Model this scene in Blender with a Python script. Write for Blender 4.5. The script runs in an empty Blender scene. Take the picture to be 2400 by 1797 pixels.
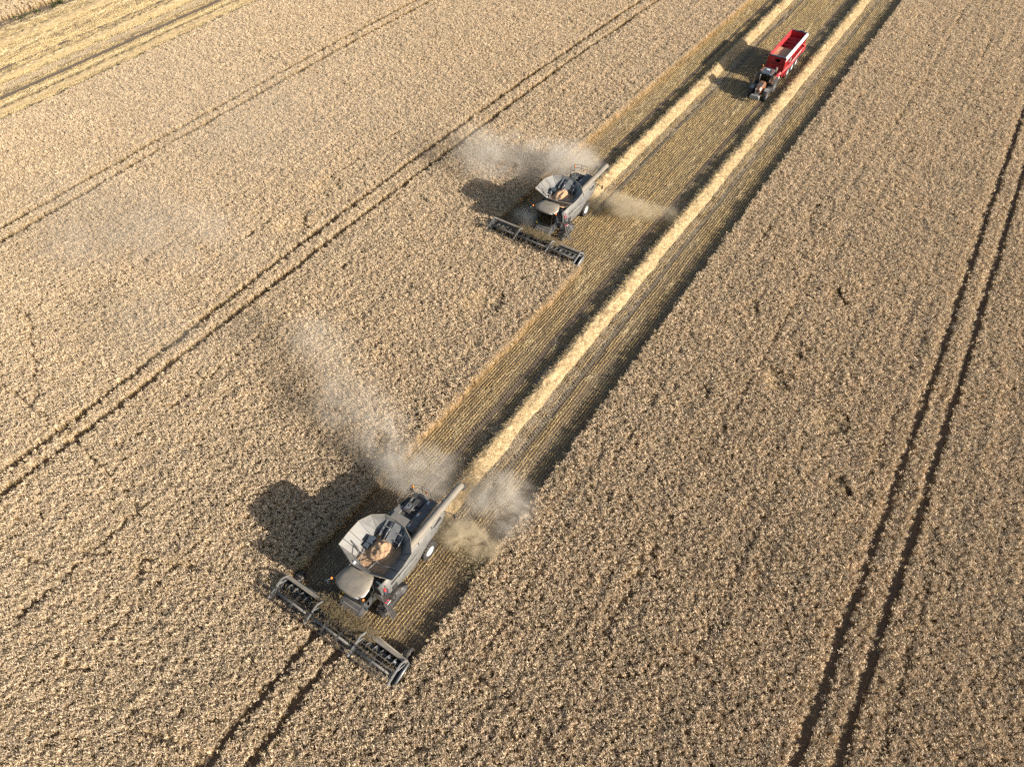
import bpy, bmesh, math, random
import numpy as np
from mathutils import Vector, Matrix

rad = math.radians
C = bpy.context.scene.collection
scene = bpy.context.scene

# ------------------------------------------------------------------ camera
# world x runs across the rows, world y along the rows; the machines drive towards -y
CAM_H, CAM_PITCH, CAM_YAW, CAM_F = 47.8, 50.03, 33.29, 1640.0 / 2400.0
cam_d = bpy.data.cameras.new("camera")
cam_d.sensor_width = 36.0
cam_d.lens = 36.0 * CAM_F
cam_d.clip_end = 2000
cam = bpy.data.objects.new("camera", cam_d)
C.objects.link(cam)
cam.location = (0, 0, CAM_H)
cam.rotation_euler = (rad(90 - CAM_PITCH), 0, rad(CAM_YAW))
scene.camera = cam

# ------------------------------------------------------------------ sky, sun, exposure
SUN_EL, SUN_AZ = rad(21.0), rad(3.0)          # azimuth measured from +x towards +y
world = bpy.data.worlds.new("World")
scene.world = world
world.use_nodes = True
wn = world.node_tree
bg = wn.nodes["Background"]
sky = wn.nodes.new("ShaderNodeTexSky")
sky.sky_type = 'NISHITA'
sky.sun_disc = False
sky.sun_elevation = SUN_EL
sky.sun_rotation = rad(90) - SUN_AZ
sky.air_density = 1.0
sky.dust_density = 1.5
wn.links.new(sky.outputs[0], bg.inputs[0])
bg.inputs[1].default_value = 0.10
sun_d = bpy.data.lights.new("sun", 'SUN')
sun_d.energy = 5.0
sun_d.angle = rad(0.5)
sun_d.color = (1.0, 0.945, 0.86)
sun = bpy.data.objects.new("sun", sun_d)
C.objects.link(sun)
sdir = Vector((math.cos(SUN_EL) * math.cos(SUN_AZ), math.cos(SUN_EL) * math.sin(SUN_AZ), math.sin(SUN_EL)))
sun.rotation_euler = sdir.to_track_quat('Z', 'Y').to_euler()
sun.location = (60, 60, 60)
scene.view_settings.view_transform = 'Standard'
scene.view_settings.look = 'None'
scene.view_settings.gamma = 1.0
scene.view_settings.exposure = 0.86
scene.render.engine = 'CYCLES'
cy = scene.cycles
cy.use_denoising = False
cy.max_bounces = 6
cy.diffuse_bounces = 3
cy.glossy_bounces = 2
cy.transmission_bounces = 4
cy.transparent_max_bounces = 12
cy.volume_bounces = 1
cy.volume_step_rate = 1.0
cy.volume_max_steps = 128

rng = np.random.default_rng(7)
random.seed(7)


# ------------------------------------------------------------------ helpers
def tag(o, label=None, cat=None, group=None, kind=None):
    if label: o["label"] = label
    if cat: o["category"] = cat
    if group: o["group"] = group
    if kind: o["kind"] = kind
    return o


def empty(name, loc, label, cat, group=None):
    o = bpy.data.objects.new(name, None)
    o.empty_display_size = 0.5
    C.objects.link(o)
    o.location = loc
    return tag(o, label, cat, group)


class MB:
    """collects shapes and links them as one mesh object"""
    def __init__(s):
        s.v, s.f, s.m, s.sm = [], [], [], []

    def add(s, vs, fs, mi=0, smooth=False):
        b = len(s.v)
        s.v += [tuple(p) for p in vs]
        for f in fs:
            s.f.append(tuple(b + i for i in f)); s.m.append(mi); s.sm.append(smooth)
        return s

    def box(s, c, size, mi=0, rot=None):
        x, y, z = size[0] / 2, size[1] / 2, size[2] / 2
        vs = [Vector((a * x, b * y, d * z)) for a in (-1, 1) for b in (-1, 1) for d in (-1, 1)]
        if rot is not None:
            vs = [rot @ p for p in vs]
        vs = [p + Vector(c) for p in vs]
        return s.add(vs, [(0, 1, 3, 2), (4, 6, 7, 5), (0, 4, 5, 1), (2, 3, 7, 6), (0, 2, 6, 4), (1, 5, 7, 3)], mi)

    def bar(s, p, q, w, h, mi=0, up=(0, 0, 1)):
        p, q = Vector(p), Vector(q)
        d = (q - p); L = d.length; d.normalize()
        u = Vector(up)
        if abs(d.dot(u)) > .98: u = Vector((1, 0, 0))
        a = d.cross(u).normalized(); b = a.cross(d)
        M = Matrix((a, d, b)).transposed()
        return s.box((p + q) / 2, (w, L, h), mi, M)

    def tube(s, pts, r, n=10, mi=0, smooth=True, caps=True):
        pts = [Vector(p) for p in pts]
        rs = r if isinstance(r, (list, tuple)) else [r] * len(pts)
        vs = []; up = None
        for i, p in enumerate(pts):
            d = (pts[min(i + 1, len(pts) - 1)] - pts[max(i - 1, 0)]).normalized()
            u = Vector((0, 0, 1)) if abs(d.z) < .95 else Vector((1, 0, 0))
            a = d.cross(u).normalized(); b = a.cross(d)
            for k in range(n):
                t = 2 * math.pi * k / n
                vs.append(p + (a * math.cos(t) + b * math.sin(t)) * rs[i])
        fs = []
        for i in range(len(pts) - 1):
            for k in range(n):
                k2 = (k + 1) % n
                fs.append((i * n + k, i * n + k2, (i + 1) * n + k2, (i + 1) * n + k))
        s.add(vs, fs, mi, smooth)
        if caps:
            s.add(vs[:n], [tuple(range(n))[::-1]], mi)
            s.add(vs[-n:], [tuple(range(n))], mi)
        return s

    def prism(s, pts, axis, a, b, mi=0):
        """outline in the plane across `axis` pushed from a to b"""
        def P(p, t):
            if axis == 'x': return (t, p[0], p[1])
            if axis == 'y': return (p[0], t, p[1])
            return (p[0], p[1], t)
        n = len(pts)
        vs = [P(p, a) for p in pts] + [P(p, b) for p in pts]
        fs = [tuple(range(n))[::-1], tuple(range(n, 2 * n))]
        fs += [(k, (k + 1) % n, n + (k + 1) % n, n + k) for k in range(n)]
        return s.add(vs, fs, mi)

    def loft(s, rings, mi=0, smooth=False, cap0=True, cap1=True):
        n = len(rings[0]); vs = [p for r in rings for p in r]; fs = []
        for i in range(len(rings) - 1):
            for k in range(n):
                k2 = (k + 1) % n
                fs.append((i * n + k, i * n + k2, (i + 1) * n + k2, (i + 1) * n + k))
        s.add(vs, fs, mi, smooth)
        if cap0: s.add(rings[0], [tuple(range(n))[::-1]], mi)
        if cap1: s.add(rings[-1], [tuple(range(n))], mi)
        return s

    def grid(s, rows, mi=0, smooth=False):
        n = len(rows[0]); vs = [p for r in rows for p in r]
        fs = [(i * n + k, i * n + k + 1, (i + 1) * n + k + 1, (i + 1) * n + k)
              for i in range(len(rows) - 1) for k in range(n - 1)]
        return s.add(vs, fs, mi, smooth)

    def lathe_x(s, c, prof, n=28, mi=0, smooth=True):
        """profile of (x, r) spun about an x axis through c"""
        vs = []
        for x, r in prof:
            for k in range(n):
                t = 2 * math.pi * k / n
                vs.append((c[0] + x, c[1] + r * math.cos(t), c[2] + r * math.sin(t)))
        fs = [(i * n + k, i * n + (k + 1) % n, (i + 1) * n + (k + 1) % n, (i + 1) * n + k)
              for i in range(len(prof) - 1) for k in range(n)]
        return s.add(vs, fs, mi, smooth)

    def sphere(s, c, r, mi=0, n=8, sz=(1, 1, 1)):
        vs = []; fs = []
        for i in range(n + 1):
            ph = math.pi * i / n
            for k in range(n * 2):
                t = math.pi * k / n
                vs.append((c[0] + r * sz[0] * math.sin(ph) * math.cos(t), c[1] + r * sz[1] * math.sin(ph) * math.sin(t), c[2] + r * sz[2] * math.cos(ph)))
        m = n * 2
        for i in range(n):
            for k in range(m):
                fs.append((i * m + k, (i + 1) * m + k, (i + 1) * m + (k + 1) % m, i * m + (k + 1) % m))
        return s.add(vs, fs, mi, True)

    def build_each(s, name, mats, parent=None, bevel=0.0, solid=0.0):
        """every piece that stands apart becomes an object of its own"""
        par = list(range(len(s.v)))

        def find(i):
            while par[i] != i: par[i] = par[par[i]]; i = par[i]
            return i
        for f in s.f:
            for i in f[1:]: par[find(i)] = find(f[0])
        bb = {}
        for i, p in enumerate(s.v):
            q = bb.setdefault(find(i), [list(p), list(p)])
            for k in range(3): q[0][k] = min(q[0][k], p[k]); q[1][k] = max(q[1][k], p[k])
        keys = list(bb); grp = {k: k for k in keys}

        def fg(k):
            while grp[k] != k: k = grp[k]
            return k
        for a_ in range(len(keys)):
            for c_ in range(a_):
                A, B_ = bb[keys[a_]], bb[keys[c_]]
                if all(A[0][k] - .015 < B_[1][k] and B_[0][k] - .015 < A[1][k] for k in range(3)): grp[fg(keys[a_])] = fg(keys[c_])
        out = []
        for g_ in {fg(k) for k in keys}:
            n_ = MB(); mp = {}
            for f, mi, sm in zip(s.f, s.m, s.sm):
                if fg(find(f[0])) != g_: continue
                for i in f:
                    if i not in mp: mp[i] = len(n_.v); n_.v.append(s.v[i])
                n_.f.append(tuple(mp[i] for i in f)); n_.m.append(mi); n_.sm.append(sm)
            out.append(n_.build(name, mats, parent, bevel, solid))
        return out

    def build(s, name, mats, parent=None, bevel=0.0, solid=0.0):
        me = bpy.data.meshes.new(name)
        me.from_pydata(s.v, [], s.f)
        for m in (mats if isinstance(mats, (list, tuple)) else [mats]):
            me.materials.append(m)
        me.polygons.foreach_set("material_index", s.m)
        me.polygons.foreach_set("use_smooth", s.sm)
        bm = bmesh.new(); bm.from_mesh(me)
        bmesh.ops.remove_doubles(bm, verts=bm.verts, dist=1e-4)
        bmesh.ops.recalc_face_normals(bm, faces=bm.faces)
        bm.to_mesh(me); bm.free()
        me.update()
        o = bpy.data.objects.new(name, me)
        C.objects.link(o)
        if parent is not None: o.parent = parent
        if solid:
            md = o.modifiers.new("solid", 'SOLIDIFY'); md.thickness = solid; md.offset = 0
        if bevel:
            md = o.modifiers.new("bevel", 'BEVEL'); md.width = bevel; md.segments = 2; md.limit_method = 'ANGLE'; md.angle_limit = rad(40)
        return o


def copy_tree(o, parent=None):
    c = o.copy(); C.objects.link(c)
    if parent is not None: c.parent = parent
    for ch in list(o.children): copy_tree(ch, c)
    return c


class Noise2:
    """smooth value noise in [0,1]"""
    def __init__(s, seed): s.t = np.random.default_rng(seed).random((256, 256))
    def __call__(s, x, y):
        xi = np.floor(x).astype(int); yi = np.floor(y).astype(int)
        fx = x - xi; fy = y - yi
        fx = fx * fx * (3 - 2 * fx); fy = fy * fy * (3 - 2 * fy)
        g = lambda a, b: s.t[a % 256, b % 256]
        return (g(xi, yi) * (1 - fx) * (1 - fy) + g(xi + 1, yi) * fx * (1 - fy) + g(xi, yi + 1) * (1 - fx) * fy + g(xi + 1, yi + 1) * fx * fy)


N1, N2, N3, N4 = Noise2(1), Noise2(2), Noise2(3), Noise2(4)


# ------------------------------------------------------------------ materials
def new_mat(name):
    m = bpy.data.materials.new(name); m.use_nodes = True
    return m, m.node_tree, m.node_tree.nodes["Principled BSDF"]


def nd(t, typ, **kw):
    n = t.nodes.new(typ)
    for k, v in kw.items():
        if isinstance(k, str) and hasattr(n, k): setattr(n, k, v)
    return n


def mixc(t, fac, a, b, blend='MIX'):
    n = t.nodes.new("ShaderNodeMix"); n.data_type = 'RGBA'; n.blend_type = blend
    for i, v in ((0, fac), (6, a), (7, b)):
        if isinstance(v, (int, float)): n.inputs[i].default_value = v
        elif isinstance(v, tuple): n.inputs[i].default_value = (*v, 1)
        else: t.links.new(v, n.inputs[i])
    return n.outputs[2]


def math_n(t, op, a, b=None, c=None, clamp=False):
    n = t.nodes.new("ShaderNodeMath"); n.operation = op; n.use_clamp = clamp
    for i, v in enumerate((a, b, c)):
        if v is None: continue
        if isinstance(v, (int, float)): n.inputs[i].default_value = v
        else: t.links.new(v, n.inputs[i])
    return n.outputs[0]


def noise_n(t, vec, scale, detail=3, rough=.55, dist=0.0):
    n = t.nodes.new("ShaderNodeTexNoise")
    n.inputs["Scale"].default_value = scale; n.inputs["Detail"].default_value = detail
    n.inputs["Roughness"].default_value = rough; n.inputs["Distortion"].default_value = dist
    if vec is not None: t.links.new(vec, n.inputs["Vector"])
    return n.outputs[0]


def ramp(t, v, lo, hi):
    n = t.nodes.new("ShaderNodeMapRange"); n.clamp = True
    n.inputs[1].default_value = lo; n.inputs[2].default_value = hi
    t.links.new(v, n.inputs[0])
    return n.outputs[0]


DUST = (0.27, 0.215, 0.15)


def paint(name, col, rough=.45, metal=0.0, dust=.5, var=.25, scale=1.5, bump=0.0):
    """painted or bare surface with blotchy wear and field dust lying on its upper faces"""
    m, t, p = new_mat(name)
    tc = nd(t, "ShaderNodeTexCoord").outputs["Object"]
    n1 = noise_n(t, tc, scale, 5, .6)
    n2 = noise_n(t, tc, scale * 9, 3, .6)
    base = mixc(t, ramp(t, n1, .3, .7), tuple(c * (1 - var) for c in col), tuple(min(1, c * (1 + var)) for c in col))
    geo = nd(t, "ShaderNodeNewGeometry")
    sep = nd(t, "ShaderNodeSeparateXYZ"); t.links.new(geo.outputs["Normal"], sep.inputs[0])
    up = ramp(t, sep.outputs[2], .15, .95)
    dn = math_n(t, 'MULTIPLY_ADD', n1, 1.2, n2)
    dn = ramp(t, dn, .75, 1.35)
    f = math_n(t, 'MULTIPLY', math_n(t, 'MULTIPLY_ADD', up, .75, .18), math_n(t, 'MULTIPLY_ADD', dn, .8, .2))
    f = math_n(t, 'MULTIPLY', f, dust, clamp=True)
    t.links.new(mixc(t, f, base, DUST), p.inputs["Base Color"])
    r = math_n(t, 'MULTIPLY_ADD', f, .5, rough, clamp=True)
    t.links.new(r, p.inputs["Roughness"])
    p.inputs["Metallic"].default_value = metal
    if bump:
        b = nd(t, "ShaderNodeBump"); b.inputs["Strength"].default_value = bump; b.inputs["Distance"].default_value = .02
        t.links.new(n2, b.inputs["Height"]); t.links.new(b.outputs[0], p.inputs["Normal"])
    return m


M = {}
M['grey'] = paint('machine_grey_paint', (.135, .135, .13), .42, dust=.55)
M['dark_grey'] = paint('dark_grey_paint', (.05, .052, .055), .45, dust=.4)
M['light_grey'] = paint('pale_grey_paint', (.22, .22, .215), .4, dust=.45)
M['tan_grey'] = paint('dusty_tan_steel', (.17, .15, .12), .55, dust=.6)
M['black'] = paint('black_steel', (.02, .022, .026), .5, dust=.35)
M['blue_black'] = paint('worn_auger_steel', (.03, .04, .055), .3, metal=.3, dust=.2)
M['steel'] = paint('bright_worn_steel', (.24, .24, .23), .38, metal=.5, dust=.3)
M['bay'] = paint('engine_bay_dark', (.03, .032, .034), .6, dust=.3, scale=4)
M['rubber'] = paint('dusty_rubber', (.026, .025, .025), .85, dust=.25, var=.3, scale=4)
M['rim_white'] = paint('rim_pale', (.45, .45, .43), .4, dust=.4)
M['rim_dark'] = paint('rim_dark', (.06, .06, .06), .45, dust=.5)
M['orange'] = paint('orange_lens', (.75, .20, .02), .3, dust=.1)
M['yellow'] = paint('yellow_tip', (.75, .58, .02), .45, dust=.15)
M['red'] = paint('trailer_red', (.32, .013, .018), .4, dust=.25)
M['bright_red'] = paint('trailer_bright_red', (.48, .03, .035), .4, dust=.25)
M['white'] = paint('white_plate', (.75, .75, .73), .4, dust=.2)
M['sign_red'] = paint('warning_red', (.6, .03, .03), .4, dust=.1)
M['copper'] = paint('tractor_copper_brown', (.22, .095, .05), .35, metal=.15, dust=.25)
M['navy'] = paint('dark_blue_trim', (.04, .06, .08), .4, dust=.2)
M['green_seat'] = paint('dark_green_trim', (.02, .05, .04), .6, dust=.1)


def grain_mat():
    m, t, p = new_mat('wheat_grain')
    tc = nd(t, "ShaderNodeTexCoord").outputs["Object"]
    n = noise_n(t, tc, 5, 6, .7); n2 = noise_n(t, tc, 45, 3, .7)
    c = mixc(t, ramp(t, n, .3, .7), (.30, .17, .085), (.52, .315, .17))
    c = mixc(t, math_n(t, 'MULTIPLY', ramp(t, n2, .45, .75), .5), c, (.72, .50, .30))
    t.links.new(c, p.inputs["Base Color"]); p.inputs["Roughness"].default_value = .9
    b = nd(t, "ShaderNodeBump"); b.inputs["Strength"].default_value = .8; b.inputs["Distance"].default_value = .03
    t.links.new(n2, b.inputs["Height"]); t.links.new(b.outputs[0], p.inputs["Normal"])
    return m


M['grain'] = grain_mat()


def glass_mat():
    m, t, p = new_mat('tinted_glass')
    out = t.nodes["Material Output"]
    tr = nd(t, "ShaderNodeBsdfTransparent"); tr.inputs[0].default_value = (.10, .17, .15, 1)
    gl = nd(t, "ShaderNodeBsdfGlossy"); gl.inputs["Roughness"].default_value = .04
    fr = nd(t, "ShaderNodeFresnel"); fr.inputs[0].default_value = 1.6
    mx = nd(t, "ShaderNodeMixShader")
    t.links.new(fr.outputs[0], mx.inputs[0]); t.links.new(tr.outputs[0], mx.inputs[1]); t.links.new(gl.outputs[0], mx.inputs[2])
    t.links.new(mx.outputs[0], out.inputs[0])
    return m


M['glass'] = glass_mat()


def straw_mat(name, low, high, trans=.3, patch=None, part=True, per=.35):
    """dry plant matter: stem colour below, ear colour above, mild change from plant to plant"""
    m, t, p = new_mat(name)
    out = t.nodes["Material Output"]
    geo = nd(t, "ShaderNodeNewGeometry")
    if part:
        at = nd(t, "ShaderNodeAttribute"); at.attribute_name = "part"
        col = mixc(t, at.outputs["Fac"], low, high)
    else:
        n0 = noise_n(t, geo.outputs["Position"], 2.3, 4, .6)
        col = mixc(t, ramp(t, n0, .3, .7), low, high)
    oi = nd(t, "ShaderNodeObjectInfo")
    at2 = nd(t, "ShaderNodeAttribute"); at2.attribute_name = "shade"
    v = math_n(t, 'MULTIPLY_ADD', oi.outputs["Random"], per, 1 - per / 2)
    v = math_n(t, 'MULTIPLY', v, math_n(t, 'ADD', at2.outputs["Fac"], .5))
    if patch:
        n = noise_n(t, geo.outputs["Position"], .09, 4, .6)
        col = mixc(t, math_n(t, 'MULTIPLY', ramp(t, n, .42, .66), .55), col, patch)
    hs = nd(t, "ShaderNodeHueSaturation")
    t.links.new(v, hs.inputs["Value"]); t.links.new(col, hs.inputs["Color"])
    di = nd(t, "ShaderNodeBsdfDiffuse"); tl = nd(t, "ShaderNodeBsdfTranslucent")
    t.links.new(hs.outputs[0], di.inputs[0]); t.links.new(hs.outputs[0], tl.inputs[0])
    mx = nd(t, "ShaderNodeMixShader"); mx.inputs[0].default_value = trans
    t.links.new(di.outputs[0], mx.inputs[1]); t.links.new(tl.outputs[0], mx.inputs[2])
    t.links.new(mx.outputs[0], out.inputs[0])
    return m


M['wheat'] = straw_mat('ripe_wheat', (.54, .375, .16), (.71, .565, .40), .14, patch=(.62, .49, .33))
M['stubble'] = straw_mat('stubble_straw', (.56, .40, .17), (.75, .60, .33), .12)
M['straw'] = straw_mat('swath_straw', (.48, .345, .18), (.59, .455, .265), .25, part=False, per=.3)
M['strewn'] = straw_mat('strewn_straw', (.70, .55, .30), (.82, .68, .44), .25, part=False, per=.3)
M['gold'] = straw_mat('golden_straw', (.64, .46, .22), (.76, .59, .33), .15, part=False, per=.3)
M['chaff'] = straw_mat('pale_chaff', (.50, .39, .26), (.62, .50, .34), .2, part=False, per=.3)
M['leaf'] = straw_mat('green_weed', (.06, .10, .03), (.14, .19, .06), .3, part=False)


def ground_mat():
    m, t, p = new_mat('field_soil')
    pos = nd(t, "ShaderNodeNewGeometry").outputs["Position"]
    mp = nd(t, "ShaderNodeMapping"); mp.inputs["Scale"].default_value = (5.0, .35, 1)
    t.links.new(pos, mp.inputs[0])
    n1 = noise_n(t, mp.outputs[0], 1.0, 5, .65)
    n2 = noise_n(t, pos, 9, 5, .7); n3 = noise_n(t, pos, .12, 3, .5)
    c = mixc(t, ramp(t, n1, .35, .68), (.10, .068, .045), (.21, .15, .09))
    c = mixc(t, math_n(t, 'MULTIPLY', ramp(t, n2, .52, .72), .35), c, (.34, .25, .15))
    c = mixc(t, math_n(t, 'MULTIPLY', ramp(t, n3, .4, .65), .4), c, (.15, .10, .06))
    t.links.new(c, p.inputs["Base Color"]); p.inputs["Roughness"].default_value = .95
    b = nd(t, "ShaderNodeBump"); b.inputs["Strength"].default_value = .7; b.inputs["Distance"].default_value = .05
    t.links.new(n2, b.inputs["Height"]); t.links.new(b.outputs[0], p.inputs["Normal"])
    return m


M['soil'] = ground_mat()

# ------------------------------------------------------------------ ground
g = MB().grid([[(-500 + 50 * i, -400 + 50 * j, 0) for i in range(21)] for j in range(25)])
ground = g.build("ground", M['soil'])
tag(ground, kind="structure")

# ------------------------------------------------------------------ field layout (x across the rows, y along them)
NEAR = (-19.62, 14.0)      # base points of the two combines
FAR = (-30.28, 56.1)
TRACTOR = (-21.9, 95.0)
TRAILER = (-21.95, 103.5)


def fA(y): return np.interp(y, [-30, 9.5, 31, 84, 135, 190], [-14.15, -14.1, -14.0, -13.7, -13.3, -12.9])
def fL1(y): return np.interp(y, [0, 9, 19, 36, 50, 80], [-25.25, -25.15, -24.95, -24.6, -24.4, -24.0])
def fL2(y): return np.interp(y, [40, 50, 67, 86, 98, 123, 190], [-36.1, -36.0, -35.8, -35.15, -34.75, -34.1, -32.5])
def fS(y): return np.full_like(np.asarray(y, float), -100.9)          # near edge of the strip cut earlier
def fS2(y): return np.interp(y, [40, 51, 62, 90], [-130.0, -129.4, -128.6, -127.5])


CUT1, CUT2 = NEAR[1] - 6.3, FAR[1] - 6.3      # where the two cutter bars are now


def left_edge(y):
    return np.where(y < CUT1, 1e3, np.where(y < CUT2, fL1(y), fL2(y)))


TRAMS = [
    ([(-30, -50.6), (2.8, -50.62), (8.7, -50.35), (35, -50.9), (60, -50.8), (80, -50.3), (113, -48.7), (150, -46.6)], .60),
    ([(-30, -48.7), (1.7, -48.76), (8.4, -48.55), (36, -48.75), (66, -48.4), (85, -48.0), (115, -46.4), (150, -44.4)], .60),
    ([(0, -79.8), (21, -79.99), (44, -80.2), (75, -79.9), (93, -79.4), (130, -78.3)], .66),
    ([(0, -77.6), (19.5, -77.89), (44.6, -78.3), (73, -78.0), (94.6, -77.3), (130, -76.2)], .66),
    ([(0, 9.1), (17, 9.1), (29, 9.15), (39, 9.2), (61, 9.1), (74, 8.9), (109, 8.7), (150, 8.4)], .60),
    ([(0, 11.25), (19, 11.27), (30, 11.32), (40, 11.36), (61, 11.2), (76, 11.05), (96, 10.8), (150, 10.4)], .60),
    ([(-40, -20.5), (-2, -20.61), (4, -20.68), (9, -20.68)], .50),
    ([(-40, -18.3), (-.7, -18.44), (4, -18.58), (9, -18.66)], .50),
]
# thin gaps where a seed coulter ran dry: straight lines along the rows, broken
DRILL = [(-10.4, 5, 20), (-10.42, 62, 67), (-10.3, 88, 101), (-4.2, 18, 29), (-4.2, 34, 62), (-4.35, 90, 108), (-4.1, 123, 140),
         (1.5, 19, 37), (1.6, 46, 53), (1.35, 108, 132), (13.2, 20, 36), (7.3, 40, 60), (-10.4, 30, 40), (-7.3, 70, 80),
         (-56.6, 30, 60), (-62.5, 20, 40), (-68.5, 40, 70), (-44.6, 10, 40), (-38.6, -4, 8), (-32.6, -2, 8), (-44.6, -6, 3)]
# little trodden paths of animals
PATHS = [
    [(-67.5, 14.8), (-63.9, 14.4), (-61.5, 12.8), (-58.6, 11.3), (-55.4, 9.2), (-54.7, 8.4)],
    [(-59, 8.2), (-56.9, 8.2), (-54.6, 8.3), (-52, 8.5), (-50, 8.5)],
    [(-50.4, 8.4), (-47.5, 8.1), (-43.5, 7.7), (-39.9, 7.25), (-38, 6.5)],
    [(-45.3, 9.7), (-43.4, 9.0)],
    [(-27, -2.7), (-26, -3.3), (-23, -2.3), (-21, -1.8)],
    [(-43.6, -.5), (-40.8, .25), (-40, .55)],
    [(-40.5, 1.7), (-38.8, 2.5), (-37, 3.7)],
    [(-35.3, 4.4), (-34, 4.75), (-31.6, 6.0), (-30.7, 5.6)],
    [(-34.9, 4.4), (-33.9, 3.5)],
    [(-33.5, -3.7), (-32.3, -3), (-31.5, -2.5)],
    [(-12.5, 10.8), (-10.8, 10.85), (-8.8, 10.86), (-6, 10.76), (-2.8, 9.9)],
    [(-12.8, 109.1), (-4.6, 109.1), (7.5, 107.3)],
    [(-87.7, 65.6), (-81, 64.9)], [(-76.8, 65.5), (-71.4, 65.3), (-69.4, 65.5)], [(-55, 103.7), (-50.4, 102)],
]
LODGED = [(3.2, 44.4, 1.5), (-2.2, 50.9, 1.1), (-2.2, 46.2, 1.2), (-7.6, 53.6, .9), (-29.7, 40.4, 1.6), (-55.9, 45.9, 1.6), (-53.7, 38.8, 1.5), (5.5, 38, .9), (-7.2, 41.5, .8), (-1.0, 60, .9), (-33, 70, 1.1)]


def seen(x, y, z=.6, mx=.17, my=.17):
    p = rad(CAM_PITCH); a = rad(CAM_YAW)
    fx, fy = -math.sin(a), math.cos(a)
    rx, ry = math.cos(a), math.sin(a)
    gx = x * rx + y * ry; gy = x * fx + y * fy; gz = z - CAM_H
    w = gy * math.cos(p) - gz * math.sin(p)
    U = gy * math.sin(p) + gz * math.cos(p)
    w = np.maximum(w, 1e-3)
    px = CAM_F * gx / w; py = CAM_F * U / w
    return (np.abs(px) < .5 + mx) & (np.abs(py) < .375 + my) & (w > 1)


def seg_dist(x, y, pts):
    d = np.full(x.shape, 1e9)
    for (x0, y0), (x1, y1) in zip(pts[:-1], pts[1:]):
        L = (x1 - x0) ** 2 + (y1 - y0) ** 2
        t = np.clip(((x - x0) * (x1 - x0) + (y - y0) * (y1 - y0)) / L, 0, 1)
        d = np.minimum(d, np.hypot(x - x0 - t * (x1 - x0), y - y0 - t * (y1 - y0)))
    return d


# ------------------------------------------------------------------ instanced plants
def quads_mesh(name, base, dirv, side, w0, w1, part, shade, mat):
    """many slender four-sided blades: base point, along vector, unit side vector, widths at foot and tip"""
    n = len(base)
    a = base - side * w0[:, None] / 2; b = base + side * w0[:, None] / 2
    c = base + dirv + side * w1[:, None] / 2; d = base + dirv - side * w1[:, None] / 2
    vs = np.stack([a, b, c, d], 1).reshape(-1, 3)
    me = bpy.data.meshes.new(name)
    me.vertices.add(4 * n); me.vertices.foreach_set("co", vs.ravel())
    me.loops.add(4 * n); me.loops.foreach_set("vertex_index", np.arange(4 * n))
    me.polygons.add(n); me.polygons.foreach_set("loop_start", np.arange(0, 4 * n, 4))
    at = me.attributes.new("part", 'FLOAT', 'POINT'); at.data.foreach_set("value", np.repeat(part, 4))
    at = me.attributes.new("shade", 'FLOAT', 'POINT'); at.data.foreach_set("value", np.repeat(shade, 4))
    me.materials.append(mat)
    me.update(calc_edges=True); me.validate()
    return me


def rand_side(d, r):
    q = r.normal(size=d.shape)
    s = np.cross(d, q); s /= np.linalg.norm(s, axis=1)[:, None] + 1e-9
    return s


LIB = bpy.data.collections.new("plant_kinds")


def sub_coll(name, meshes):
    c = bpy.data.collections.new(name)
    for i, me in enumerate(meshes):
        o = bpy.data.objects.new(name, me); c.objects.link(o)
    return c


def wheat_clump(seed, nt=3, size=.23, ears=8, stems=5):
    r = np.random.default_rng(seed)
    B, D, W0, W1, P, S = [], [], [], [], [], []
    for k in range(nt):
        cx, cyy = (r.random(2) - .5) * size
        h = .80 + r.normal() * .055
        sh = .5 + r.normal() * .12
        tl = r.normal(size=2) * .10
        n = stems
        b = np.stack([cx + r.normal(size=n) * .03, cyy + r.normal(size=n) * .03, np.zeros(n)], 1)
        d = np.stack([tl[0] + r.normal(size=n) * .09, tl[1] + r.normal(size=n) * .09, np.full(n, h * .86) + r.normal(size=n) * .05], 1)
        B.append(b); D.append(d); W0.append(np.full(n, .018)); W1.append(np.full(n, .014)); P.append(np.full(n, .05) + r.random(n) * .25); S.append(np.full(n, sh))
        n = ears
        b = np.stack([cx + tl[0] * .8 + r.normal(size=n) * .055, cyy + tl[1] * .8 + r.normal(size=n) * .055, h * .80 + r.normal(size=n) * .055], 1)
        th = r.random(n) * 6.283; ln = .11 + r.random(n) * .08
        le = .35 + r.random(n) * .9
        d = np.stack([np.cos(th) * np.sin(le) * ln, np.sin(th) * np.sin(le) * ln, np.cos(le) * ln], 1)
        B.append(b); D.append(d); W0.append(.028 + r.random(n) * .014); W1.append(np.full(n, .014)); P.append(.75 + r.random(n) * .25); S.append(sh + r.normal(size=n) * .10)
    B, D = np.concatenate(B), np.concatenate(D)
    return quads_mesh("wheat_clump", B, D, rand_side(D, r), np.concatenate(W0), np.concatenate(W1), np.concatenate(P), np.concatenate(S), M['wheat'])


WHEAT = sub_coll("wheat_clump", [wheat_clump(100 + i) for i in range(14)])
FACE = sub_coll("wheat_edge_clump", [wheat_clump(200 + i, 6, .30, 7, 22) for i in range(6)])


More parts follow.
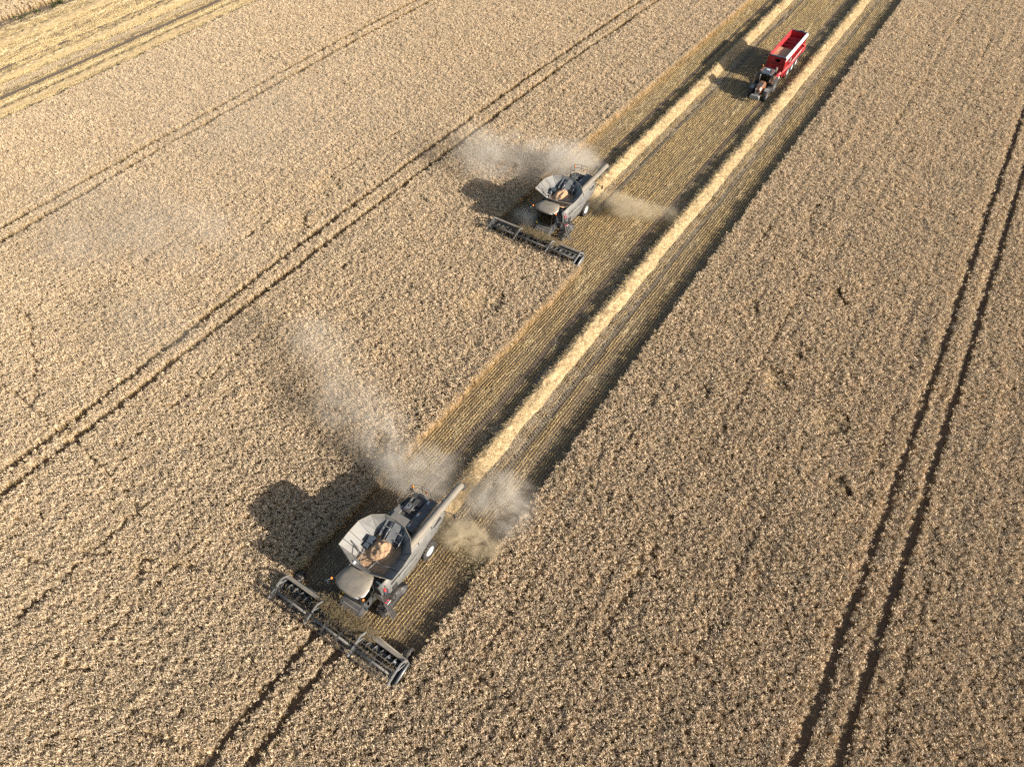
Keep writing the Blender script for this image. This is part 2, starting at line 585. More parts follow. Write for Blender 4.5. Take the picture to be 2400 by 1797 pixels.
def gn_scatter(obj, coll):
    ng = bpy.data.node_groups.new("scatter_" + coll.name, 'GeometryNodeTree')
    ng.interface.new_socket("Geometry", in_out='INPUT', socket_type='NodeSocketGeometry')
    ng.interface.new_socket("Geometry", in_out='OUTPUT', socket_type='NodeSocketGeometry')
    gi = ng.nodes.new("NodeGroupInput"); go = ng.nodes.new("NodeGroupOutput")
    ip = ng.nodes.new("GeometryNodeInstanceOnPoints")
    jo = ng.nodes.new("GeometryNodeJoinGeometry")
    for o in coll.objects:
        oi = ng.nodes.new("GeometryNodeObjectInfo"); oi.inputs["Object"].default_value = o
        g2 = ng.nodes.new("GeometryNodeGeometryToInstance")
        ng.links.new(oi.outputs["Geometry"], g2.inputs[0]); ng.links.new(g2.outputs[0], jo.inputs[0])

    def attr(nm, typ):
        a = ng.nodes.new("GeometryNodeInputNamedAttribute"); a.data_type = typ; a.inputs["Name"].default_value = nm
        return a.outputs["Attribute"]
    ng.links.new(gi.outputs[0], ip.inputs["Points"])
    ng.links.new(jo.outputs[0], ip.inputs["Instance"])
    ip.inputs["Pick Instance"].default_value = True
    ng.links.new(attr("idx", 'INT'), ip.inputs["Instance Index"])
    er = ng.nodes.new("FunctionNodeEulerToRotation")
    ng.links.new(attr("rot", 'FLOAT_VECTOR'), er.inputs[0])
    ng.links.new(er.outputs[0], ip.inputs["Rotation"])
    ng.links.new(attr("scl", 'FLOAT_VECTOR'), ip.inputs["Scale"])
    ng.links.new(ip.outputs[0], go.inputs[0])
    md = obj.modifiers.new("plants", 'NODES'); md.node_group = ng


def scatter(name, x, y, rot, scl, idx, coll, label, z=None):
    n = len(x)
    me = bpy.data.meshes.new(name)
    me.vertices.add(n)
    co = np.stack([x, y, np.zeros(n) if z is None else z], 1)
    me.vertices.foreach_set("co", co.astype(np.float32).ravel())
    a = me.attributes.new("rot", 'FLOAT_VECTOR', 'POINT'); a.data.foreach_set("vector", rot.astype(np.float32).ravel())
    a = me.attributes.new("scl", 'FLOAT_VECTOR', 'POINT'); a.data.foreach_set("vector", scl.astype(np.float32).ravel())
    a = me.attributes.new("idx", 'INT', 'POINT'); a.data.foreach_set("value", idx.astype(np.int32))
    me.update()
    o = bpy.data.objects.new(name, me); C.objects.link(o)
    gn_scatter(o, coll)
    tag(o, label, kind="stuff")
    return o


def field_points(step, x0, x1, y0, y1, jit=.42):
    gx, gy = np.meshgrid(np.arange(x0, x1, step), np.arange(y0, y1, step), indexing='ij')
    x = gx.ravel(); y = gy.ravel()
    k = seen(x, y); x, y = x[k], y[k]
    x = x + (rng.random(len(x)) - .5) * step * jit * 2
    y = y + (rng.random(len(x)) - .5) * step * jit * 2
    return x, y


def plant_wheat(name, label, inside, x0, x1, y0, y1, step=.225):
    x, y = field_points(step, x0, x1, y0, y1)
    k = inside(x, y); x, y = x[k], y[k]
    for pts, hw in TRAMS:
        ys = [q[0] for q in pts]; xs = [q[1] for q in pts]
        c = np.interp(y, ys, xs) + (N1(y * .35 + hw * 50, y * 0 + xs[0]) - .5) * .12
        edge = hw / 2 + .08 + (N2(x * 2.5, y * 1.1) - .5) * .07
        k = (np.abs(x - c) > edge) | (y < ys[0]) | (y > ys[-1])
        x, y = x[k], y[k]
    n = len(x)
    big = N1(x * .16, y * .16); mid = N2(x * .62, y * .62); sml = N3(x * 3.6, y * 2.4)
    rowv = N4(x * 3.6, y * .10)                      # drill rows seen faintly along y
    sz = .90 + (mid - .5) * .12 + (sml - .5) * .15 + (big - .5) * .10 + (rowv - .5) * .19
    sz += rng.normal(size=n) * .05
    # now and then a hole in the canopy
    hole = N2(x * 1.25 + 90, y * 1.25 + 40); sz = np.where(hole > .93, sz * .82, sz)
    for xc, ya, yb in DRILL:
        d = np.abs(x - xc - (N3(y * .3, y * 0 + xc) - .5) * .16)
        m_ = (d < .15) & (y > ya) & (y < yb) & (N1(y * .5, y * 0 + xc * 3) > .18)
        sz = np.where(m_, sz * .28, sz)
    for pts in PATHS:
        d = seg_dist(x + (N1(x, y) - .5) * .4, y + (N2(x, y) - .5) * .4, pts)
        sz = np.where((d < .18) & (N4(x * 1.2, y * 1.2) > .22), sz * .28, sz)
    tx = (N1(x * 1.0 + 50, y * .8) - .5) * .32 + rng.normal(size=n) * .10
    ty = (N2(x * 1.0, y * .8 + 50) - .5) * .32 + rng.normal(size=n) * .10
    yaw = rng.random(n) * 6.283
    for lx, ly, lr in LODGED:
        d = np.hypot((x - lx), (y - ly) * .8) + (N3(x * 1.5, y * 1.5) - .5) * .9
        m_ = d < lr
        tx = np.where(m_, .2 + (N1(x, y) - .5) * .5, tx); ty = np.where(m_, -.95 + (N2(x, y) - .5) * .5, ty)
        yaw = np.where(m_, 0, yaw)
    rot = np.stack([tx, ty, yaw], 1)
    sxy = 1.0 + (rng.random(n) - .5) * .25
    scl = np.stack([sxy, sxy, np.clip(sz, .2, 1.3)], 1)
    return scatter(name, x, y, rot, scl, rng.integers(0, 14, n), WHEAT, label)


def in_field(x, y):
    return (x > fS(y) + .15) & (x < 34) & ((y < CUT1) | (x > fA(y) + .12) | (x < left_edge(y) - .12))


plant_wheat("standing_wheat", "uncut ripe wheat standing on both sides of the cut swath, crossed by wheel tracks",
            in_field, -101.5, 34, -16, 175)
plant_wheat("standing_wheat", "pale wheat in the far top left corner beyond the cut strip",
            lambda x, y: x < fS2(y) - .3, -175, -128.0, 20, 110, .42)


# dense stalks on the faces the cutter bars left behind
def face_points(f, y0, y1, off, step=.10):
    y = np.arange(y0, y1, step) + rng.normal(size=int(math.ceil((y1 - y0) / step))) * .03
    x = f(y) + off + rng.normal(size=len(y)) * .06 + (N1(y * .8, y * 0) - .5) * .12
    k = seen(x, y)
    return x[k], y[k]


fx, fy = [], []
for f, a, b, o in ((fL1, CUT1, CUT2, -.06), (fL2, CUT2, 160, -.06), (fL1, CUT1, CUT2, -.22), (fL2, CUT2, 160, -.22)):
    a_, b_ = face_points(f, a, b, o); fx.append(a_); fy.append(b_)
fx, fy = np.concatenate(fx), np.concatenate(fy); n = len(fx)
scatter("wheat_cut_edge", fx, fy, np.stack([rng.normal(size=n) * .06, .08 + rng.normal(size=n) * .07, rng.random(n) * 6.28], 1),
        np.stack([np.full(n, .9), np.full(n, .9), .92 + rng.normal(size=n) * .06], 1), rng.integers(0, 6, n), FACE,
        "sunlit golden stalks along the cut edge left of the stubble")


# ------------------------------------------------------------------ stubble
def stubble_row(seed, L=1.0, n=34):
    r = np.random.default_rng(seed)
    y = (np.arange(n) + r.random(n)) / n * L - L / 2
    keep = r.random(n) > .12; y = y[keep]; n = len(y)
    m = 3
    y = np.repeat(y, m) + r.normal(size=n * m) * .012; n = len(y)
    b = np.stack([r.normal(size=n) * .013, y, np.zeros(n)], 1)
    h = .125 + r.normal(size=n) * .025
    d = np.stack([r.normal(size=n) * .022, r.normal(size=n) * .03, h], 1)
    B = [b]; D = [d]; W = [np.full(n, .013)]; P = [r.random(n)]; S = [.5 + r.normal(size=n) * .1]
    k = 4                                             # short straws dropped between the rows
    B.append(np.stack([r.normal(size=k) * .09, (r.random(k) - .5) * L, .02 + r.random(k) * .06], 1))
    th = r.random(k) * 6.28; ln = .12 + r.random(k) * .2
    D.append(np.stack([np.cos(th) * ln, np.sin(th) * ln, r.normal(size=k) * .03], 1)); W.append(np.full(k, .014)); P.append(.6 + r.random(k) * .4); S.append(.55 + r.random(k) * .3)
    B, D = np.concatenate(B), np.concatenate(D); W = np.concatenate(W)
    return quads_mesh("stubble_row", B, D, rand_side(D, r), W, W, np.concatenate(P), np.concatenate(S), M['stubble'])


STUB = sub_coll("stubble_row", [stubble_row(300 + i) for i in range(10)])


def litter(seed, mat, n=40, size=1.0, w=.02, l0=.12, l1=.4, lift=.05):
    r = np.random.default_rng(seed)
    B = np.stack([(r.random(n) - .5) * size, (r.random(n) - .5) * size, .03 + r.random(n) * lift], 1)
    th = r.random(n) * 6.28; ln = l0 + r.random(n) * (l1 - l0)
    D = np.stack([np.cos(th) * ln, np.sin(th) * ln, r.normal(size=n) * .04], 1)
    side = np.cross(D, np.array([0, 0, 1.0]) + r.normal(size=(n, 3)) * .35); side /= np.linalg.norm(side, axis=1)[:, None]
    return quads_mesh("straw_litter", B, D, side, np.full(n, w), np.full(n, w), np.full(n, .5), .45 + r.random(n) * .2, mat)


CHAFF = sub_coll("chaff_litter", [litter(400 + i, M['chaff'], 150, 1.0, .03, .04, .12, .03) for i in range(5)])
LITTER = sub_coll("straw_litter", [litter(420 + i, M['strewn'], 26, 1.0, .022, .12, .35, .08) for i in range(6)])

GOLDLIT = sub_coll('golden_litter', [litter(440 + i, M['gold'], 30, 1.0, .026, .12, .35, .07) for i in range(6)])
WR_R, WR_L = -19.28, -29.85            # middle of the two straw swaths near their machines


def wr_r(y): return WR_R + .0075 * (np.asarray(y) - 20)
def wr_l(y): return WR_L + .0115 * (np.asarray(y) - 60)


def stubble_points(x0, x1, y0, y1, dx, dy, drift=0.0):
    gx, gy = np.meshgrid(np.arange(x0, x1, dx), np.arange(y0, y1, dy), indexing='ij')
    x, y = gx.ravel(), gy.ravel()
    x = x + drift * (y - 20)
    k = seen(x, y)
    return x[k], y[k]


x, y = stubble_points(-38, -12.5, CUT1 - .3, 180, .25, .96, .007)
k = (x < fA(y) - .02) & (x > left_edge(y) + .02)
k &= (np.abs(x - wr_r(y)) > .55) | (y < 19)
k &= (np.abs(x - wr_l(y)) > .55) | (y < 61)
TRK = [(-17.42, .42, 17), (-21.75, .42, 17), (-28.05, .42, 59), (-32.5, .42, 59)]
for tx, tw, ty in TRK:
    k &= (np.abs(x - tx - .0075 * (y - 20)) > tw * .6) | (y < ty)
x, y = x[k], y[k]; n = len(x)
x = x + rng.normal(size=n) * .012 + (N1(y * .25, x * 0) - .5) * .10; y = y + rng.normal(size=n) * .03
yaw = np.where(rng.random(n) < .5, 0, math.pi) + rng.normal(size=n) * .025
hz = .85 + (N2(x * 1.1, y * .4) - .5) * .5 + (N4(np.round(x * 4) * .73, y * .03) - .5) * .9 + rng.normal(size=n) * .08
scatter("stubble", x, y, np.stack([np.zeros(n), np.zeros(n), yaw], 1),
        np.stack([np.full(n, 1.0), np.full(n, 1.02), np.clip(hz, .35, 1.5)], 1), rng.integers(0, 10, n), STUB,
        "rows of cut golden stubble in the swath behind the combines")

# the strip cut on another day, top left
x, y = stubble_points(-131, -100.9, 15, 105, .42, .96)
k = (x < fS(y) - .1) & (x > fS2(y) + 1.2) & (np.abs(x + 107.3) > .5) & (np.abs(x + 104.35) > .2) & (np.abs(x + 114.9) > .25)
x, y = x[k], y[k]; n = len(x)
scatter("stubble", x, y, np.stack([np.zeros(n), np.zeros(n), np.where(rng.random(n) < .5, 0, math.pi)], 1),
        np.stack([np.full(n, 1.6), np.full(n, 1.02), np.clip(.55 + (N2(x * .9, y * .1) - .5) * .9 + rng.normal(size=n) * .1, .15, 1)], 1), rng.integers(0, 10, n), STUB,
        "pale striped stubble of the older cut strip at top left")

# chaff and loose straw: (centre line, half width, y range, amount, kind)
cx_, cy_, ci_ = [], [], []
sx_, sy_ = [], []


def strew(xc, hw, y0, y1, per_m, out, slope=.0075, ref=20, thr=None):
    m = int((y1 - y0) * per_m)
    yy = y0 + rng.random(m) * (y1 - y0)
    xx = xc + slope * (yy - ref) + rng.normal(size=m) * hw * .5
    k = seen(xx, yy)
    if thr is not None: k &= N1(xx * .9 + 7, yy * .45) > thr
    out[0].append(xx[k]); out[1].append(yy[k])


ch = ([], []); st = ([], [])
strew(-18.1, .38, 18, 175, 3.2, ch)                # pale chaff beside the right straw swath
strew(-28.75, .45, 60, 175, 2.0, ch, .0115, 60)
strew(-20.4, .5, 18, 175, .8, ch)
strew(-23.55, .10, 26, 150, 1.3, st, .0075, 20, .42)   # thin pale streaks of straw
strew(-22.85, .10, 26, 80, .8, st, .0075, 20, .5)
strew(-24.0, .1, 20, 60, .6, st, .0075, 20, .5)
strew(-15.9, .12, 18, 150, .7, st, .0075, 20, .45)
strew(-16.7, .10, 18, 150, .6, st, .0075, 20, .5)
strew(-33.6, .9, 60, 120, 2.0, st, .0115, 60, .35)
strew(-27.0, 1.0, 60, 160, .4, st, .0115, 60, .45)
strew(-18.9, 4.5, 19, 175, 1.6, st, .0075, 20, .45)
strew(-29.9, 4.8, 60, 175, 1.8, st, .0115, 60, .48)
gl = ([], [])
for xc, hw, am, out in ((-109.6, .42, 12, ch), (-113.2, .5, 5, st), (-119.6, .6, 5, st), (-105.7, .35, 4, st), (-126.2, .7, 4, st),
                        (-102.6, .9, 9, gl), (-105.6, .7, 6, gl), (-111.6, .9, 9, gl), (-116.0, 1.5, 14, gl), (-123.0, 2.2, 24, gl), (-115, 14, 70, gl)):
    strew(xc, hw, 15, 105, am, out, 0)
for (ax, ay), coll, lab, kk in ((ch, CHAFF, "pale chaff dropped in lines beside the straw swaths", 5), (st, LITTER, "loose pale straw strewn over the stubble", 6),
                                (gl, GOLDLIT, "golden straw covering the older cut strip", 6)):
    x, y = np.concatenate(ax), np.concatenate(ay)
    k = ~((np.abs(x + 107.3) < .55) | (np.abs(x + 104.35 + (N1(y * .6, y * 0) - .5) * .3) < .16) | (np.abs(x + 114.9) < .2))
    x, y = x[k], y[k]; n = len(x)
    s = .6 + rng.random(n) * .5
    scatter("chaff_litter" if kk == 5 else "straw_litter", x, y, np.stack([np.zeros(n), np.zeros(n), rng.normal(size=n) * .1 if kk == 6 else rng.random(n) * 6.28], 1),
            np.stack([s * (.45 if kk == 6 else 1), s * (1.2 if kk == 6 else 1), np.ones(n)], 1), rng.integers(0, kk, n), coll, lab, z=np.full(n, .03))

# pressed wheel marks with lug prints
for i, (tx, tw, ty) in enumerate(TRK):
    b = MB(); r = random.Random(i)
    yv = ty
    while yv < 150:
        xc = tx + .0075 * (yv - 20)
        if seen(np.array([xc]), np.array([yv]))[0]:
            for s_ in (-1, 1):
                L = tw * (.42 + r.random() * .12)
                b.box((xc + s_ * tw * .25, yv + s_ * .07 + r.uniform(-.03, .03), .02), (L, .09 + r.random() * .05, .07 + r.random() * .05), 0,
                      Matrix.Rotation(s_ * .35 + r.uniform(-.15, .15), 3, 'Z'))
        yv += .27
    o = b.build("wheel_mark", M['chaff'] if i in (0, 2) else M['soil'])
    tag(o, kind="structure")


# ------------------------------------------------------------------ straw swaths
def windrow(name, label, fc, y0, y1, halfw, hgt, seed, parent=None, dens=150, cat="straw swath"):
    r = np.random.default_rng(seed)
    nw = 19
    ys = np.arange(y0, y1, .16); ws = np.linspace(-1, 1, nw)
    Y, W = np.meshgrid(ys, ws, indexing='ij')
    wid = halfw * (1 + (N1(Y * .55, Y * 0 + seed) - .5) * .16 + (N2(Y * 1.7, W * 2 + seed) - .5) * .16)
    X = fc(Y) + W * wid + (N3(Y * .33, Y * 0 + seed) - .5) * .12
    prof = np.where(W < -.30, np.clip(1 - ((-W - .30) / .70) ** 2.2, 0, 1), np.clip(1 - np.clip((W + .30) / 1.30, 0, 1) ** 1.35, 0, 1))
    ends = np.clip((Y - y0) / 1.2, 0, 1)
    Z = hgt * prof * ends * (.82 + .36 * N2(Y * .5, Y * 0 + seed + 9)) + prof * ((N3(Y * 2.2, X * 2.6) - .5) * .24 + (N4(Y * 5.5, X * 6) - .5) * .13) + .005
    Z = np.maximum(Z, .004)
    nv = len(ys)
    vs = np.stack([X, Y, Z], -1).reshape(-1, 3)
    idx = np.arange(nv * nw).reshape(nv, nw)
    fq = np.stack([idx[:-1, :-1], idx[1:, :-1], idx[1:, 1:], idx[:-1, 1:]], -1).reshape(-1, 4)
    m = int((y1 - y0) * 2 * halfw * dens)
    iy = r.random(m) * (nv - 2); iw = r.random(m) * (nw - 2)
    a, b_ = iy.astype(int), iw.astype(int)
    P = np.stack([X[a, b_], Y[a, b_], Z[a, b_]], 1) + np.stack([r.normal(size=m) * .05, r.normal(size=m) * .05, .01 + r.random(m) * .06], 1)
    th = r.random(m) * 6.28; ln = .14 + r.random(m) * .3
    D = np.stack([np.cos(th) * ln, np.sin(th) * ln, r.normal(size=m) * .09], 1)
    S = np.cross(D, np.array([0, 0, 1.0]) + r.normal(size=(m, 3)) * .5); S /= np.linalg.norm(S, axis=1)[:, None]
    w = .02
    q = np.stack([P - S * w / 2, P + S * w / 2, P + D + S * w / 2, P + D - S * w / 2], 1).reshape(-1, 3)
    V = np.concatenate([vs, q]); F = np.concatenate([fq, np.arange(4 * m).reshape(m, 4) + len(vs)])
    me = bpy.data.meshes.new(name)
    me.vertices.add(len(V)); me.vertices.foreach_set("co", V.astype(np.float32).ravel())
    me.loops.add(F.size); me.loops.foreach_set("vertex_index", F.astype(np.int32).ravel())
    me.polygons.add(len(F)); me.polygons.foreach_set("loop_start", np.arange(0, F.size, 4, dtype=np.int32))
    at = me.attributes.new("shade", 'FLOAT', 'POINT')
    at.data.foreach_set("value", np.concatenate([np.full(len(vs), .5), np.repeat(.5 + r.normal(size=m) * .12, 4)]).astype(np.float32))
    me.materials.append(M['straw']); me.update(calc_edges=True); me.validate()
    o = bpy.data.objects.new(name, me); C.objects.link(o)
    return tag(o, label, cat)


windrow("straw_windrow", "long golden straw ridge starting behind the combine that cuts over the wheel tracks", wr_r, 18.6, 168, .80, .66, 3)
windrow("straw_windrow", "long golden straw ridge behind the other combine, crossed by the tractor shadow", wr_l, 60.8, 168, .80, .68, 11)
for xc, hw, hg, lab in ((-103.9, .7, .30, "low pale straw ridge nearest the uncut wheat in the old strip"),
                        (-112.6, .8, .30, "low golden straw ridge in the middle of the old strip"),
                        (-122.6, 1.0, .40, "broad golden straw ridge nearest the green weeds in the old strip")):
    windrow("straw_windrow", lab, lambda y, xc=xc: xc + np.asarray(y) * 0, 18, 92, hw, hg, int(-xc), dens=40)

# weeds along the far border
b = MB(); r = random.Random(5)
for i in range(200):
    yv = 30 + r.random() * 62; xv = float(fS2(yv)) + .9 + r.gauss(0, .35)
    if not seen(np.array([xv]), np.array([yv]))[0]: continue
    if N1(np.array([yv * .5]), np.array([3.0]))[0] < .35: continue
    hh = .25 + r.random() * .45
    for j in range(14):
        a = r.random() * 6.28; l = .12 + r.random() * .22
        p = Vector((xv + r.gauss(0, .13), yv + r.gauss(0, .13), r.random() * hh))
        d = Vector((math.cos(a) * l, math.sin(a) * l, l * (.3 + r.random())))
        s_ = d.cross(Vector((r.gauss(0, 1), r.gauss(0, 1), r.gauss(0, 1)))).normalized() * .05
        b.add([p - s_, p + s_, p + d + s_ * .3, p + d - s_ * .3], [(0, 1, 2, 3)])
o = b.build("weed_strip", M['leaf'])
tag(o, "strip of dark green weeds between the old cut strip and the far corner wheat", kind="stuff")


# ------------------------------------------------------------------ machines
def tyre_mb(c, R, w, lugs=22, lug_h=.05, rimr=.5):
    b = MB()
    h = w / 2
    prof = [(-h * .8, R * rimr), (-h, R * (rimr + .12)), (-h, R * .88), (-h * .86, R * .965), (0, R * .975), (h * .86, R * .965), (h, R * .88), (h, R * (rimr + .12)), (h * .8, R * rimr)]
    b.lathe_x(c, prof, 36)
    for k in range(lugs):
        for s_ in (-1, 1):
            a = 2 * math.pi * (k + (.5 if s_ > 0 else 0)) / lugs
            rot = Matrix.Rotation(a, 3, 'X') @ Matrix.Rotation(s_ * .62, 3, 'Z')
            pos = Vector(c) + Matrix.Rotation(a, 3, 'X') @ Vector((s_ * h * .47, 0, R * .975))
            b.box(pos, (h * 1.15, R * .085, lug_h * 2), 0, rot)
    return b


def wheel(parent, c, R, w, rim_mat, lugs=22, rimr=.55, name="wheel"):
    t = tyre_mb(c, R, w, lugs, .045, rimr).build(name, M['rubber'], parent)
    b = MB(); h = w / 2; s_ = 1 if c[0] > 0 else -1
    rr = R * (rimr + .02)
    b.lathe_x(c, [(-h * .8, rr), (-h * .9, rr * .94), (-h * .3, rr * .85), (-h * .3, .0)], 28)
    b.lathe_x(c, [(h * .8, rr), (h * .9, rr * .94), (h * .3, rr * .85), (h * .3, .0)], 28)
    b.tube([(c[0], c[1], c[2]), (c[0] + s_ * h * .75, c[1], c[2])], rr * .28, 12)
    for k in range(8):
        a = k * math.pi / 4
        b.tube([(c[0] + s_ * h * .2, c[1] + rr * .5 * math.cos(a), c[2] + rr * .5 * math.sin(a)), (c[0] + s_ * h * .42, c[1] + rr * .5 * math.cos(a), c[2] + rr * .5 * math.sin(a))], .025, 6)
    b.build("rim", rim_mat, t)
    return t


def track_unit(parent, xc, w):
    """rubber belt over two low idlers and a high drive wheel"""
    circ = [(-2.86, .42, .40), (-.95, .42, .40), (-1.60, 1.05, .50)]
    pts = []
    for cyy, cz, r_ in circ:
        for k in range(40):
            a = 2 * math.pi * k / 40
            pts.append((cyy + r_ * math.cos(a), cz + r_ * math.sin(a)))
    pts = sorted(set((round(p[0], 4), round(p[1], 4)) for p in pts))

    def half(ps):
        out = []
        for p in ps:
            while len(out) > 1 and (out[-1][0] - out[-2][0]) * (p[1] - out[-2][1]) - (out[-1][1] - out[-2][1]) * (p[0] - out[-2][0]) <= 0: out.pop()
            out.append(p)
        return out
    hull = half(pts)[:-1] + half(pts[::-1])[:-1]
    b = MB()
    n = len(hull)
    cen = (-1.75, .6)
    inner = [(p[0] + (cen[0] - p[0]) * .07, p[1] + (cen[1] - p[1]) * .1) for p in hull]
    for x0, x1, P0, P1 in ((-w / 2, w / 2, hull, hull), (w / 2, w / 2, hull, inner), (w / 2, -w / 2, inner, inner), (-w / 2, -w / 2, inner, hull)):
        vs = [(xc + x0, p[0], p[1]) for p in P0] + [(xc + x1, p[0], p[1]) for p in P1]
        b.add(vs, [(k, (k + 1) % n, n + (k + 1) % n, n + k) for k in range(n)])
    per = [0]
    for k in range(n):
        q = hull[(k + 1) % n]; per.append(per[-1] + math.hypot(q[0] - hull[k][0], q[1] - hull[k][1]))
    L = per[-1]; m = int(L / .17)
    for i in range(m):
        for s_ in (-1, 1):
            d = (i + (.5 if s_ > 0 else 0)) * L / m % L
            k = max(j for j in range(n) if per[j] <= d)
            p, q = hull[k], hull[(k + 1) % n]
            t = (d - per[k]) / max(1e-6, per[k + 1] - per[k])
            ang = math.atan2(q[1] - p[1], q[0] - p[0])
            pos = Vector((xc + s_ * w * .24, p[0] + (q[0] - p[0]) * t, p[1] + (q[1] - p[1]) * t))
            b.box(pos, (w * .5, .07, .085), 0, Matrix.Rotation(ang, 3, 'X') @ Matrix.Rotation(s_ * .35, 3, 'Z'))
    t = b.build("crawler_track", M['rubber'], parent)
    for cyy, cz, r_ in circ:
        d = MB(); rr = r_ * .86; s_ = 1 if xc > 0 else -1
        d.lathe_x((xc, cyy, cz), [(-w * .48, 0), (-w * .48, rr), (w * .48, rr), (w * .48, rr * .8), (w * .34, rr * .7), (w * .34, 0)] if s_ > 0 else
                  [(w * .48, 0), (w * .48, rr), (-w * .48, rr), (-w * .48, rr * .8), (-w * .34, rr * .7), (-w * .34, 0)], 24)
        d.tube([(xc, cyy, cz), (xc + s_ * w * .5, cyy, cz)], rr * .3, 10)
        d.build("idler_wheel", M['dark_grey'], t)
    d = MB(); s_ = 1 if xc > 0 else -1
    d.bar((xc + s_ * w * .42, -2.75, .45), (xc + s_ * w * .42, -1.0, .45), .1, .2)
    d.bar((xc + s_ * w * .42, -1.75, .5), (xc + s_ * w * .42, -1.6, 1.0), .1, .3)
    d.build("track_frame", M['dark_grey'], t)
    return t


def combine(loc, label, group):
    root = empty("combine_harvester", (loc[0], loc[1], 0), label, "combine harvester", group)
    # hull between the side panels
    b = MB()
    st = [(-2.5, 1.3, 1.1, 2.6), (-1.2, 1.42, 1.0, 3.2), (1.4, 1.42, 1.05, 3.28), (2.6, 1.3, 1.3, 3.28), (4.2, 1.15, 1.5, 3.2), (4.75, 1.05, 1.75, 2.9)]
    b.loft([[(-hx, y_, z0), (hx, y_, z0), (hx, y_, z1), (-hx, y_, z1)] for y_, hx, z0, z1 in st])
    b.box((0, -2.9, 1.35), (1.7, 1.1, .9))                      # front axle and feed throat
    b.tube([(-1.5, 2.3, .78), (1.5, 2.3, .78)], .13, 10)
    b.build("hull", M['dark_grey'], root, .03)
    # side panels
    for s_ in (-1, 1):
        b = MB()
        st = [(-2.55, 1.8, 2.45, 3.15, 1.50), (-1.9, 1.45, 2.35, 3.3, 1.66), (-.6, 1.2, 2.25, 3.4, 1.74), (.6, 1.15, 2.2, 3.45, 1.76), (1.3, 1.35, 2.2, 3.45, 1.74),
              (1.75, 1.62, 2.3, 3.42, 1.72), (2.5, 1.72, 2.4, 3.38, 1.66), (3.3, 1.62, 2.4, 3.25, 1.58), (4.2, 1.62, 2.35, 3.0, 1.46), (4.9, 2.1, 2.45, 2.75, 1.34)]
        rows = [[(s_ * (w_ - .10), y_, zb), (s_ * (w_ - .02), y_, zb + .12), (s_ * w_, y_, zc), (s_ * (w_ - .05), y_, (zc + zt) / 2), (s_ * (w_ - .18), y_, zt)] for y_, zb, zc, zt, w_ in st]
        b.grid(rows, 0, True)
        o = b.build("side_panel", M['grey'], root, 0, .05)
        d = MB()                                                # recesses, louvres, trim lines
        d.box((s_ * 1.755, 0.2, 2.0), (.05, 1.5, .05)); d.bar((s_ * 1.74, -1.7, 2.6), (s_ * 1.76, 1.0, 2.55), .04, .05)
        d.bar((s_ * 1.55, 2.9, 2.75), (s_ * 1.50, 4.2, 2.65), .08, .22); d.bar((s_ * 1.68, 1.35, 1.6), (s_ * 1.66, 1.5, 3.3), .05, .04)
        d.bar((s_ * 1.60, 2.95, 1.8), (s_ * 1.56, 3.05, 3.1), .05, .04)
        d.box((s_ * 1.73, -1.45, 1.85), (.06, .5, .5)); d.box((s_ * 1.5, 3.7, 1.95), (.06, .8, .06))
        d.build_each("panel_trim", M['black'], o)
        d = MB(); d.bar((s_ * 1.765, -.9, 2.42), (s_ * 1.775, .5, 2.36), .03, .12); d.build("badge_strip", M['light_grey'], o)
    # rear hood and straw spreader
    b = MB()
    b.loft([[(-1.15, 4.2, 1.5), (1.15, 4.2, 1.5), (1.15, 4.2, 3.15), (-1.15, 4.2, 3.15)], [(-1.05, 5.0, 1.75), (1.05, 5.0, 1.75), (1.0, 4.95, 2.8), (-1.0, 4.95, 2.8)]])
    b.build("rear_hood", M['grey'], root, .04)
    b = MB()
    for s_ in (-1, 1):
        b.prism([(s_ * .62 + .5 * math.cos(a * math.pi / 8), 4.75 + .45 * math.sin(a * math.pi / 8)) for a in range(16)], 'z', 1.3, 1.55)
    b.bar((-1.2, 5.1, 1.6), (1.2, 5.1, 1.6), .06, .06)
    b.build_each("straw_spreader", M['black'], root)
    b = MB(); b.bar((1.35, 4.8, 2.6), (2.05, 5.0, 2.35), .05, .05); b.box((2.12, 5.02, 2.25), (.14, .14, .38)); b.bar((-1.35, 4.8, 2.6), (-1.9, 5.0, 2.4), .05, .05); b.box((-1.95, 5.02, 2.3), (.14, .14, .3))
    b.build_each("tail_lamp_arm", M['black'], root)
    # engine deck
    b = MB()
    b.box((-.35, 3.5, 3.30), (1.5, 2.0, .06))
    b.box((-.55, 3.25, 3.42), (.55, .8, .3)); b.box((-.25, 3.9, 3.40), (.6, .5, .22))
    for k in range(5): b.box((-.2 + .0 * k, 2.9 + k * .26, 3.37), (.75, .07, .09))
    b.tube([(-.75, 2.95, 3.5), (-.4, 3.05, 3.62), (-.1, 3.3, 3.5)], .07, 8); b.tube([(-.85, 3.6, 3.4), (-.85, 4.1, 3.55)], .11, 10)
    b.build("engine_bay", M['bay'], root)
    b = MB(); b.box((-.62, 3.22, 3.60), (.35, .5, .08)); b.box((-.5, 3.35, 3.66), (.14, .16, .08)); b.tube([(-.3, 3.0, 3.55), (-.3, 3.5, 3.6)], .05, 8)
    b.build("engine_block", M['steel'], root)
    b = MB()
    b.prism([(1.75, 3.35), (1.75, 3.62), (4.6, 3.55), (4.75, 3.4), (4.75, 3.3)], 'x', .22, .92)
    hood = b.build("engine_hood", M['dark_grey'], root, .03)
    b = MB(); b.box((-.5, 2.1, 3.45), (1.42, .75, .3)); b.box((-1.15, 2.45, 3.35), (.5, 1.3, .25))
    b.build("deck_cover", M['grey'], root, .03)
    b = MB()
